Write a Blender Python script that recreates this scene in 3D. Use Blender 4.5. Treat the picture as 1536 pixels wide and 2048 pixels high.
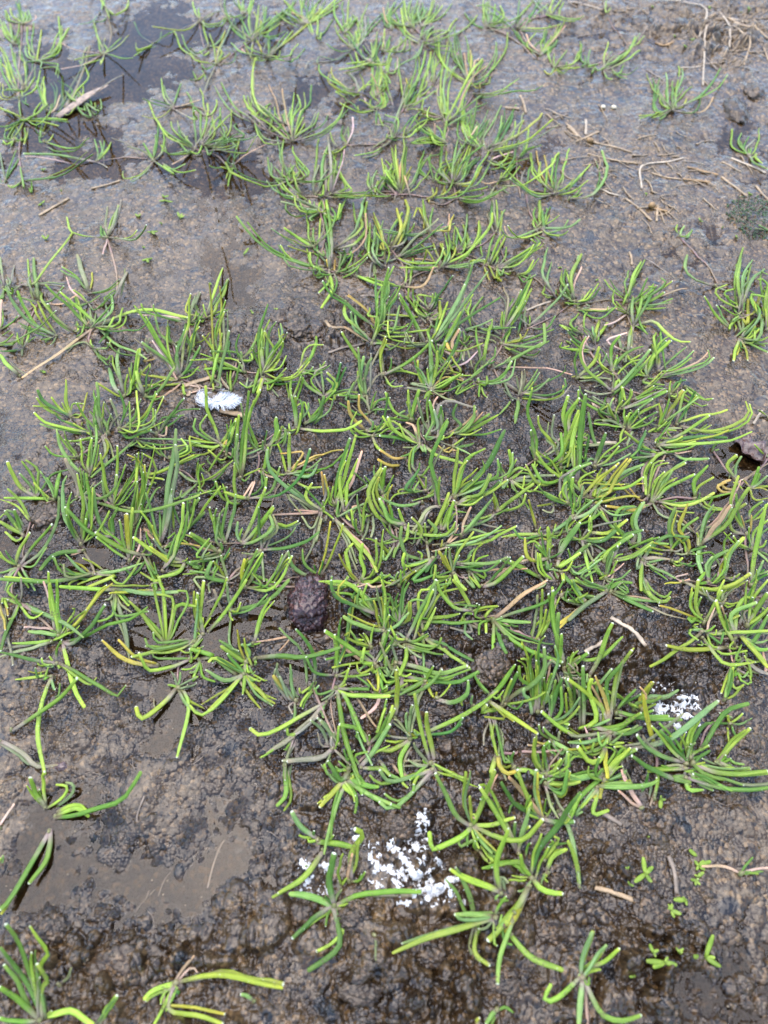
import bpy, math, random, re
import numpy as np
from mathutils import Vector, noise as mnoise

# ------------------------------------------------------------------ camera, sky, sun, exposure
scene = bpy.context.scene
for o in list(bpy.data.objects):
    bpy.data.objects.remove(o)
col = scene.collection

CAM_H = 0.28                       # metres above the mud
PITCH = math.radians(58.0)         # looking down
FPX, PW, PH = 1536.0, 1536.0, 2048.0
cam_data = bpy.data.cameras.new('camera')
cam_data.sensor_fit = 'VERTICAL'
cam_data.sensor_height = 24.0
cam_data.lens = 24.0 * FPX / PH
cam_data.clip_start = 0.005
cam_data.clip_end = 200.0
cam_data.dof.use_dof = True
cam_data.dof.focus_distance = 0.325
cam_data.dof.aperture_fstop = 7.5
cam = bpy.data.objects.new('camera', cam_data)
cam.location = (0, 0, CAM_H)
cam.rotation_euler = (math.pi / 2 - PITCH, 0, 0)
col.objects.link(cam)
scene.camera = cam

SUN_EL, SUN_AZ = math.radians(76), math.radians(-40)      # azimuth measured from +Y, negative = to the left
world = bpy.data.worlds.new('World')
scene.world = world
world.use_nodes = True
wn = world.node_tree.nodes
bg = wn['Background']
sky = wn.new('ShaderNodeTexSky')
sky.sky_type = 'NISHITA'
sky.sun_disc = False
sky.sun_elevation = SUN_EL
sky.sun_rotation = SUN_AZ
sky.air_density = 1.0
sky.dust_density = 1.1
sky.ozone_density = 1.0
world.node_tree.links.new(sky.outputs[0], bg.inputs[0])
bg.inputs[1].default_value = 0.15

sun_data = bpy.data.lights.new('sun', 'SUN')
sun_data.energy = 1.25
sun_data.angle = math.radians(85)
sun_data.color = (1.0, 0.92, 0.82)
sun = bpy.data.objects.new('sun', sun_data)
sdir = Vector((math.sin(SUN_AZ) * math.cos(SUN_EL), math.cos(SUN_AZ) * math.cos(SUN_EL), math.sin(SUN_EL)))
sun.rotation_euler = sdir.to_track_quat('Z', 'Y').to_euler()
sun.location = sdir * 5
col.objects.link(sun)

scene.view_settings.view_transform = 'Standard'
scene.view_settings.look = 'None'
scene.view_settings.exposure = 2.2
scene.view_settings.gamma = 1.0
scene.view_settings.use_curve_mapping = False
scene.render.engine = 'CYCLES'
scene.cycles.max_bounces = 4
scene.cycles.transparent_max_bounces = 12
scene.cycles.caustics_reflective = False
scene.cycles.caustics_refractive = False

# ------------------------------------------------------------------ helpers
rng = random.Random(11)
CP, SP = math.cos(PITCH), math.sin(PITCH)
CAM = np.array([0.0, 0.0, CAM_H])
def ray(px, py):
    a = (px - PW / 2) / FPX
    b = (PH / 2 - py) / FPX
    return np.array([a, CP + b * SP, -SP + b * CP])
def ground(px, py, z=0.0):
    d = ray(px, py)
    t = (z - CAM_H) / d[2]
    return CAM + d * t
def depth_at(px, py):
    d = ray(px, py)
    return -CAM_H / d[2]                 # along the optical axis (ray has unit axial length)
def mm_per_px(px, py):
    return depth_at(px, py) / FPX        # metres for one photo pixel across

def tag(o, label=None, cat=None, group=None, kind=None):
    if label: o['label'] = label
    if cat: o['category'] = cat
    if group: o['group'] = group
    if kind: o['kind'] = kind
    return o
def empty(name, loc):
    o = bpy.data.objects.new(name, None)
    o.empty_display_size = 0.005
    o.location = loc
    col.objects.link(o)
    return o
def mesh_obj(name, verts, faces, mat, parent=None, loc=None, smooth=True, attr=None):
    me = bpy.data.meshes.new(name)
    me.from_pydata([tuple(v) for v in verts], [], faces)
    if smooth:
        me.polygons.foreach_set('use_smooth', [True] * len(me.polygons))
    if attr is not None:
        a = me.attributes.new('along', 'FLOAT', 'POINT')
        a.data.foreach_set('value', attr)
    me.update()
    if mat: me.materials.append(mat)
    o = bpy.data.objects.new(name, me)
    col.objects.link(o)
    if parent: o.parent = parent
    if loc is not None: o.location = loc
    return o

# ------------------------------------------------------------------ noise for the terrain
def h2(ix, iy, seed):
    ix = ix.astype(np.int64).astype(np.uint32); iy = iy.astype(np.int64).astype(np.uint32)
    n = ix * np.uint32(374761393) + iy * np.uint32(668265263) + np.uint32((seed * 2246822519) & 0xffffffff)
    n = (n ^ (n >> np.uint32(13))) * np.uint32(1274126177)
    n = n ^ (n >> np.uint32(16))
    n = n * np.uint32(2654435761)
    n = n ^ (n >> np.uint32(15))
    return (n & np.uint32(0xffffff)).astype(np.float32) / np.float32(16777215.0)
def vnoise(x, y, seed):
    ix = np.floor(x); iy = np.floor(y)
    fx = x - ix; fy = y - iy
    fx = fx * fx * fx * (fx * (fx * 6 - 15) + 10); fy = fy * fy * fy * (fy * (fy * 6 - 15) + 10)
    a = h2(ix, iy, seed); b = h2(ix + 1, iy, seed); c = h2(ix, iy + 1, seed); d = h2(ix + 1, iy + 1, seed)
    return (a * (1 - fx) + b * fx) * (1 - fy) + (c * (1 - fx) + d * fx) * fy
def fbm(x, y, seed, o=3):
    s = 0.0; a = 0.5; t = 0.0
    for k in range(o):
        s = s + a * vnoise(x * 2 ** k, y * 2 ** k, seed + k * 17); t += a; a *= 0.5
    return s / t
def domes(x, y, seed, rad=0.62):
    ix = np.floor(x); iy = np.floor(y)
    best = np.zeros_like(x)
    for dx in (-1, 0, 1):
        for dy in (-1, 0, 1):
            cx = ix + dx; cy = iy + dy
            px = cx + 0.15 + 0.7 * h2(cx, cy, seed); py = cy + 0.15 + 0.7 * h2(cx, cy, seed + 5)
            r = rad * (0.45 + 0.75 * h2(cx, cy, seed + 9))
            d2 = ((x - px) ** 2 + (y - py) ** 2) / (r * r)
            v = np.sqrt(np.clip(1 - d2, 0, 1)) * r / rad
            best = np.maximum(best, v)
    return best

# blobs on the mud, placed from the photograph: x, y, half width, half height (photo pixels), amount
FLOOD = [(300,150,420,170,.62),(90,260,200,160,.5),(380,60,240,90,.4),(1220,95,150,70,.8),(1380,240,220,90,.5),(1500,330,120,60,.3),
         (80,560,150,150,.35),(260,1760,190,85,.45),(90,1600,120,70,.35),(1470,1850,90,80,.30),(1480,960,90,110,.6),
         (330,1290,120,60,.5),(420,1230,90,40,.5),(560,1230,60,50,.5),(900,1480,60,40,.6),(660,1380,90,40,.4),(840,1180,90,60,.3),
         (1430,1320,80,50,.4),(60,1750,60,80,.5),(480,1000,120,60,.35),(200,1130,80,40,.4),(800,1030,80,40,.35),(560,1080,480,260,.22),(960,1460,360,180,.2),(1330,1130,260,220,.2)]
ROUGH = [(760,1990,900,110,1.4),(1000,1800,330,130,.9),(830,1560,260,130,.8),(650,660,140,70,1.3),(1330,1340,170,130,.7),
         (1260,1800,150,150,1.0),(1000,1330,230,130,.8),(700,1880,200,90,.8),(1380,60,220,60,1.0),(230,1960,330,80,1.0),(1100,1600,300,120,.6),
         (560,1080,520,300,.55),(980,1460,380,200,.35),(1330,1130,280,260,.45),(880,800,360,160,.35)]
WET = [(620,1130,560,330,1.15),(980,1480,430,240,1.1),(250,1060,330,260,.95),(1330,1130,300,280,.9),(900,850,400,200,.5),(620,720,300,110,.35),(760,2000,800,120,.75),(250,1740,320,150,.75),  # sodden mud, painted darker among the plants in place of shade there
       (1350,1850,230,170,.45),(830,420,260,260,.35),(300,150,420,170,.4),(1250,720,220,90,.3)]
def blob_world(lst):
    out = []
    for (x, y, rx, ry, a) in lst:
        c = ground(x, y); e = ground(x, y - ry * .5); g = ground(x, y + ry * .5)
        out.append((c[0], c[1], rx * mm_per_px(x, y), abs(e[1] - g[1]), a))
    return out
FLOODW, ROUGHW, WET_SHADEW = blob_world(FLOOD), blob_world(ROUGH), blob_world(WET)
def blob_field(x, y, lst):
    s = np.zeros_like(x)
    for (cx, cy, rx, ry, a) in lst:
        q = ((x - cx) / rx) ** 2 + ((y - cy) / ry) ** 2
        s = s + a * np.exp(-1.1 * q)
    return s
def height(x, y):
    x = np.asarray(x, dtype=np.float64); y = np.asarray(y, dtype=np.float64)
    wx = x + 0.004 * (vnoise(x / .011, y / .011, 71) - .5); wy = y + 0.004 * (vnoise(x / .011, y / .011, 72) - .5)
    fl = np.clip(blob_field(wx, wy, FLOODW), 0, 1.2)
    ro = np.clip(0.26 + blob_field(x, y, ROUGHW), 0, 1.5)
    far = np.clip((np.hypot(x, y - .3) - .45) / .4, 0, 1)
    fl = fl * (1 - far) + far * np.clip((vnoise(x / .35, y / .35, 91) - .45) * 3, 0, 1)
    ro = ro * (.35 + 1.15 * fbm(x / .034 + 3.3, y / .034, 141, 2))
    ro = ro * (1 - .40 * np.clip(fl, 0, 1))
    h = 0.00072 + 0.0024 * (fbm(x / .085, y / .085, 3, 2) - .5) + 0.0018 * (fbm(x / .026, y / .026, 7, 2) - .5)
    h = h - 0.0021 * fl
    gate = np.clip((vnoise(wx / .021, wy / .021, 21) - .42) * 4, 0, 1)
    h = h + ro * (0.0042 * gate * domes(wx / .0105, wy / .0105, 31)
                  + 0.0032 * np.clip((vnoise(x / .012, y / .012, 23) - .3) * 2.5, 0, 1) * domes(wx / .0052, wy / .0052, 41)
                  + 0.0009 * domes(wx / .0024, wy / .0024, 51)
                  + 0.0007 * (fbm(x / .006, y / .006, 61, 3) - .5))
    return h
GRID = {}
def hgt(x, y):
    """height read from the finished mud sheet"""
    x = np.atleast_1d(np.asarray(x, dtype=np.float64)); y = np.atleast_1d(np.asarray(y, dtype=np.float64))
    U, V, W, Z = GRID['U'], GRID['V'], GRID['W'], GRID['Z']
    v = np.clip(np.interp(y, V, np.arange(len(V))), 0, len(V) - 1.001); u = np.clip(np.interp(x / np.interp(y, V, W), U, np.arange(len(U))), 0, len(U) - 1.001)
    j = v.astype(int); i = u.astype(int); fv = v - j; fu = u - i
    return (Z[j, i] * (1 - fu) + Z[j, i + 1] * fu) * (1 - fv) + (Z[j + 1, i] * (1 - fu) + Z[j + 1, i + 1] * fu) * fv
def H(x, y):
    return float(hgt(x, y)[0])
def on_ground(px, py):
    p = ground(px, py)
    for _ in range(3):
        p = ground(px, py, H(p[0], p[1]))
    return p

# ------------------------------------------------------------------ materials
class NT:
    def __init__(s, name):
        s.m = bpy.data.materials.new(name); s.m.use_nodes = True
        s.t = s.m.node_tree; s.n = s.t.nodes; s.l = s.t.links
        s.b = s.n['Principled BSDF']; s.out = s.n['Material Output']
    def add(s, typ, **kw):
        n = s.n.new(typ)
        for k, v in kw.items(): setattr(n, k, v)
        return n
    def put(s, sock, v):
        if isinstance(v, bpy.types.NodeSocket): s.l.new(v, sock)
        elif v is not None:
            if sock.type == 'RGBA' and len(v) == 3: v = (*v, 1)
            sock.default_value = v
    def noise(s, vec, scale, detail=3, rough=.55, dim='3D'):
        n = s.add('ShaderNodeTexNoise', noise_dimensions=dim); s.put(n.inputs['Vector'], vec)
        n.inputs['Scale'].default_value = scale; n.inputs['Detail'].default_value = detail; n.inputs['Roughness'].default_value = rough
        return n.outputs['Fac']
    def voro(s, vec, scale, feature='F1', out='Distance', rand=1.0, dim='3D'):
        n = s.add('ShaderNodeTexVoronoi', feature=feature, voronoi_dimensions=dim); s.put(n.inputs['Vector'], vec)
        n.inputs['Scale'].default_value = scale; n.inputs['Randomness'].default_value = rand
        return n.outputs[out]
    def rng(s, v, a, b, c=0., d=1., smooth=True):
        n = s.add('ShaderNodeMapRange', interpolation_type='SMOOTHSTEP' if smooth else 'LINEAR')
        s.put(n.inputs['Value'], v)
        for k, q in zip(('From Min', 'From Max', 'To Min', 'To Max'), (a, b, c, d)): s.put(n.inputs[k], q)
        return n.outputs[0]
    def mix(s, f, a, b, mode='MIX'):
        n = s.add('ShaderNodeMix', data_type='RGBA', blend_type=mode)
        s.put(n.inputs[0], f); s.put(n.inputs[6], a); s.put(n.inputs[7], b)
        return n.outputs[2]
    def math(s, op, a, b=None):
        n = s.add('ShaderNodeMath', operation=op); s.put(n.inputs[0], a)
        if b is not None: s.put(n.inputs[1], b)
        return n.outputs[0]
    def bump(s, hgt, dist, strength=1., normal=None):
        n = s.add('ShaderNodeBump'); n.inputs['Strength'].default_value = strength; n.inputs['Distance'].default_value = dist
        s.put(n.inputs['Height'], hgt)
        if normal: s.put(n.inputs['Normal'], normal)
        return n.outputs[0]
    def geo(s): return s.add('ShaderNodeNewGeometry').outputs['Position']
    def obj(s): return s.add('ShaderNodeTexCoord').outputs['Object']

def mud_material(name, dark, mid, light, coat=1.0, dim='2D', soak=None):
    k = NT(name); p = k.geo()
    big = k.noise(p, 28, 2, .5, dim); med = k.noise(p, 210, 2, .6, dim); fine = k.noise(p, 1500, 1, .6, dim)
    vn = k.add('ShaderNodeTexVoronoi', voronoi_dimensions=dim); k.put(vn.inputs['Vector'], p); vn.inputs['Scale'].default_value = 820
    sep = k.add('ShaderNodeSeparateColor'); k.put(sep.inputs[0], vn.outputs['Color'])
    c = k.mix(k.rng(big, .35, .65), dark, mid)
    c = k.mix(k.rng(med, .42, .7, 0, .8), c, light)
    c = k.mix(k.rng(fine, .35, .75, 0, .6), c, k.mix(1., c, (1.7, 1.6, 1.5), 'MULTIPLY'))
    c = k.mix(k.rng(sep.outputs[0], .74, .97, 0, .85), c, (light[0] * 2.2, light[1] * 2.0, light[2] * 1.75))
    c = k.mix(k.rng(sep.outputs[1], .72, .97, 0, .75), c, (dark[0] * .3, dark[1] * .3, dark[2] * .35))
    c = k.mix(k.rng(k.noise(p, 75, 1, .5, dim), .72, .76, 0, .8), c, (.008, .009, .012))      # little black rotten specks
    wet = k.add('ShaderNodeAttribute', attribute_name='soaked_shade').outputs['Fac'] if soak is None else soak
    c = k.mix(wet, c, k.mix(1., c, (.30, .265, .205), 'MULTIPLY'))           # sodden mud is darker; this also paints shade between the plants
    k.put(k.b.inputs['Base Color'], c)
    grain = k.math('MULTIPLY', vn.outputs['Distance'], -.8)
    h1 = k.math('ADD', grain, k.math('MULTIPLY', med, .6))
    hh = k.math('ADD', h1, k.math('MULTIPLY', fine, .35))
    k.put(k.b.inputs['Normal'], k.bump(hh, .0008, 1.))
    k.b.inputs['Roughness'].default_value = .6
    k.b.inputs['Specular IOR Level'].default_value = .05
    sx = k.add('ShaderNodeSeparateXYZ'); k.put(sx.inputs[0], p)
    k.put(k.b.inputs['Coat Weight'], k.rng(sx.outputs[2], -.0002, .0001, 0., coat))      # no air film below the water line
    k.b.inputs['Coat IOR'].default_value = 1.42
    k.put(k.b.inputs['Coat Roughness'], k.rng(wet, 0., 1., .16, .03))
    drain = k.rng(k.noise(p, 110, 2, .5, dim), .44, .68, k.rng(wet, .2, 1., .05, .35), k.rng(wet, .2, 1., .6, 1.1))          # where the water film has drained off the grains
    k.put(k.b.inputs['Coat Normal'], k.bump(k.math('MULTIPLY', h1, drain), .0012, .9))
    return k.m
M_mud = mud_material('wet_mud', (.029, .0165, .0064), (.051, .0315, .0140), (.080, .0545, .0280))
M_clod = mud_material('crumbly_mud', (.024, .0145, .0068), (.042, .0265, .0140), (.070, .0480, .0285), .8, '3D', .35)
M_redclod = mud_material('reddish_dark_mud', (.018, .0075, .0075), (.032, .0115, .0120), (.052, .026, .025), 1.0, '3D', .2)

def water_material():
    k = NT('shallow_water')
    p = k.geo()
    nrm = k.bump(k.noise(p, 26, 2, .4), .006, .10)
    gl = k.add('ShaderNodeBsdfGlossy'); gl.inputs['Roughness'].default_value = .03; k.put(gl.inputs['Normal'], nrm)
    tr = k.add('ShaderNodeBsdfTransparent'); tr.inputs['Color'].default_value = (.90, .88, .82, 1)
    fr = k.add('ShaderNodeFresnel'); fr.inputs['IOR'].default_value = 1.36; k.put(fr.inputs['Normal'], nrm)
    mx = k.add('ShaderNodeMixShader')
    k.put(mx.inputs[0], fr.outputs[0]); k.put(mx.inputs[1], tr.outputs[0]); k.put(mx.inputs[2], gl.outputs[0])
    k.l.new(mx.outputs[0], k.out.inputs['Surface'])
    k.n.remove(k.b)
    return k.m
M_water = water_material()

def leaf_material(name, rough=.42, tints=((.29, .22, .19), (.15, .125, .065)), trans=.25):
    k = NT(name)
    t = k.add('ShaderNodeAttribute', attribute_name='along').outputs['Fac']
    ac = k.add('ShaderNodeAttribute', attribute_name='across').outputs['Fac']
    oi = k.add('ShaderNodeObjectInfo'); c = oi.outputs['Color']; rnd = oi.outputs['Random']
    p = k.geo()
    n1 = k.noise(p, 260, 2); n2 = k.noise(p, 1500, 2)
    cx = k.add('ShaderNodeCombineXYZ'); k.put(cx.inputs[0], k.math('MULTIPLY', ac, 2.6)); k.put(cx.inputs[1], k.math('MULTIPLY', t, 1.3)); k.put(cx.inputs[2], k.math('MULTIPLY', rnd, 40.))
    vein = k.noise(cx.outputs[0], 1.6, 2)
    c1 = k.mix(k.rng(n1, .3, .7, 0, .45), c, k.mix(1., c, (.60, .74, .6), 'MULTIPLY'))
    c1 = k.mix(k.rng(vein, .36, .66, 0, .75), k.mix(1., c1, (1.35, 1.22, 1.5), 'MULTIPLY'), k.mix(1., c1, (.68, .76, .6), 'MULTIPLY'))
    c1 = k.mix(k.rng(n2, .5, .75, 0, .35), c1, k.mix(1., c1, (1.5, 1.35, 1.5), 'MULTIPLY'))
    low = k.math('ADD', t, k.math('MULTIPLY', k.math('SUBTRACT', n1, .5), .3))
    lim = k.rng(rnd, 0, 1, .10, .50, False)
    tint = k.mix(k.rng(k.noise(p, 120, 1), .45, .62), tints[0], tints[1])
    c2 = k.mix(k.rng(low, .0, lim), tint, c1)
    c2 = k.mix(k.rng(t, .78, .985, 0, .5), c2, k.mix(1., c, (1.7, 1.32, 1.2), 'MULTIPLY'))
    wt = k.math('MULTIPLY', k.rng(t, .955, .985), k.math('GREATER_THAN', rnd, .5))
    c2 = k.mix(k.math('MULTIPLY', wt, .85), c2, (.75, .76, .62))
    speck = k.rng(k.voro(p, 620), .05, .12, 1, 0)
    c2 = k.mix(k.math('MULTIPLY', speck, k.rng(k.noise(p, 70, 1), .50, .62)), c2, (.55, .58, .45))
    silt = k.math('MULTIPLY', k.rng(n2, .52, .62), k.rng(k.noise(p, 150, 1), .52, .68))
    c2 = k.mix(k.math('MULTIPLY', silt, .8), c2, (.085, .060, .036))
    k.put(k.b.inputs['Base Color'], c2)
    k.put(k.b.inputs['Roughness'], k.rng(vein, .3, .7, rough - .08, rough + .14))
    k.b.inputs['IOR'].default_value = 1.42
    k.put(k.b.inputs['Normal'], k.bump(k.math('ADD', vein, k.math('MULTIPLY', n2, .7)), .00030, .8))
    tl = k.add('ShaderNodeBsdfTranslucent'); k.put(tl.inputs['Color'], k.mix(1., c2, (1.2, 1.25, .6), 'MULTIPLY'))
    mx = k.add('ShaderNodeMixShader'); mx.inputs[0].default_value = trans
    k.l.new(k.b.outputs[0], mx.inputs[1]); k.l.new(tl.outputs[0], mx.inputs[2]); k.l.new(mx.outputs[0], k.out.inputs['Surface'])
    return k.m
M_leaf = leaf_material('fleshy_leaf')
M_dead = leaf_material('withered_leaf', .6, ((.33, .24, .19), (.20, .14, .085)), .15)
M_stem = leaf_material('pale_stem', .45, ((.22, .13, .12), (.105, .08, .045)), .12)

def plain(name, color, rough=.6, var=.35, scale=300, bump=.0003, coat=0.):
    k = NT(name); p = k.geo()
    k.put(k.b.inputs['Base Color'], k.mix(k.rng(k.noise(p, scale, 3), .3, .7, 0, 1), color, tuple(v * (1 - var) for v in color)))
    k.b.inputs['Roughness'].default_value = rough
    k.b.inputs['Coat Weight'].default_value = coat
    k.put(k.b.inputs['Normal'], k.bump(k.noise(p, scale * 3, 3), bump, .8))
    return k.m
M_straw = [plain('straw_tan', (.30, .205, .110), .5, .45), plain('straw_pale', (.37, .29, .20), .5, .4), plain('straw_ochre', (.25, .14, .045), .45, .5), plain('straw_grey', (.18, .135, .095), .5, .4)]
M_drop = plain('chalky_white', (.62, .62, .61), .85, .45, 700, .0004)
M_feather = plain('feather_white', (.72, .74, .77), .7, .12, 500, .0)
M_bark = plain('dead_leaf_brown', (.075, .030, .018), .35, .5, 400, .0005, .6)
M_cream = plain('cream_seed', (.60, .50, .33), .5, .3, 400, .0003)
M_red = plain('red_pebble', (.085, .030, .020), .4, .5, 250, .0006, .8)
M_moss = plain('moss_green', (.055, .105, .03), .6, .6, 600, .0005)

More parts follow.
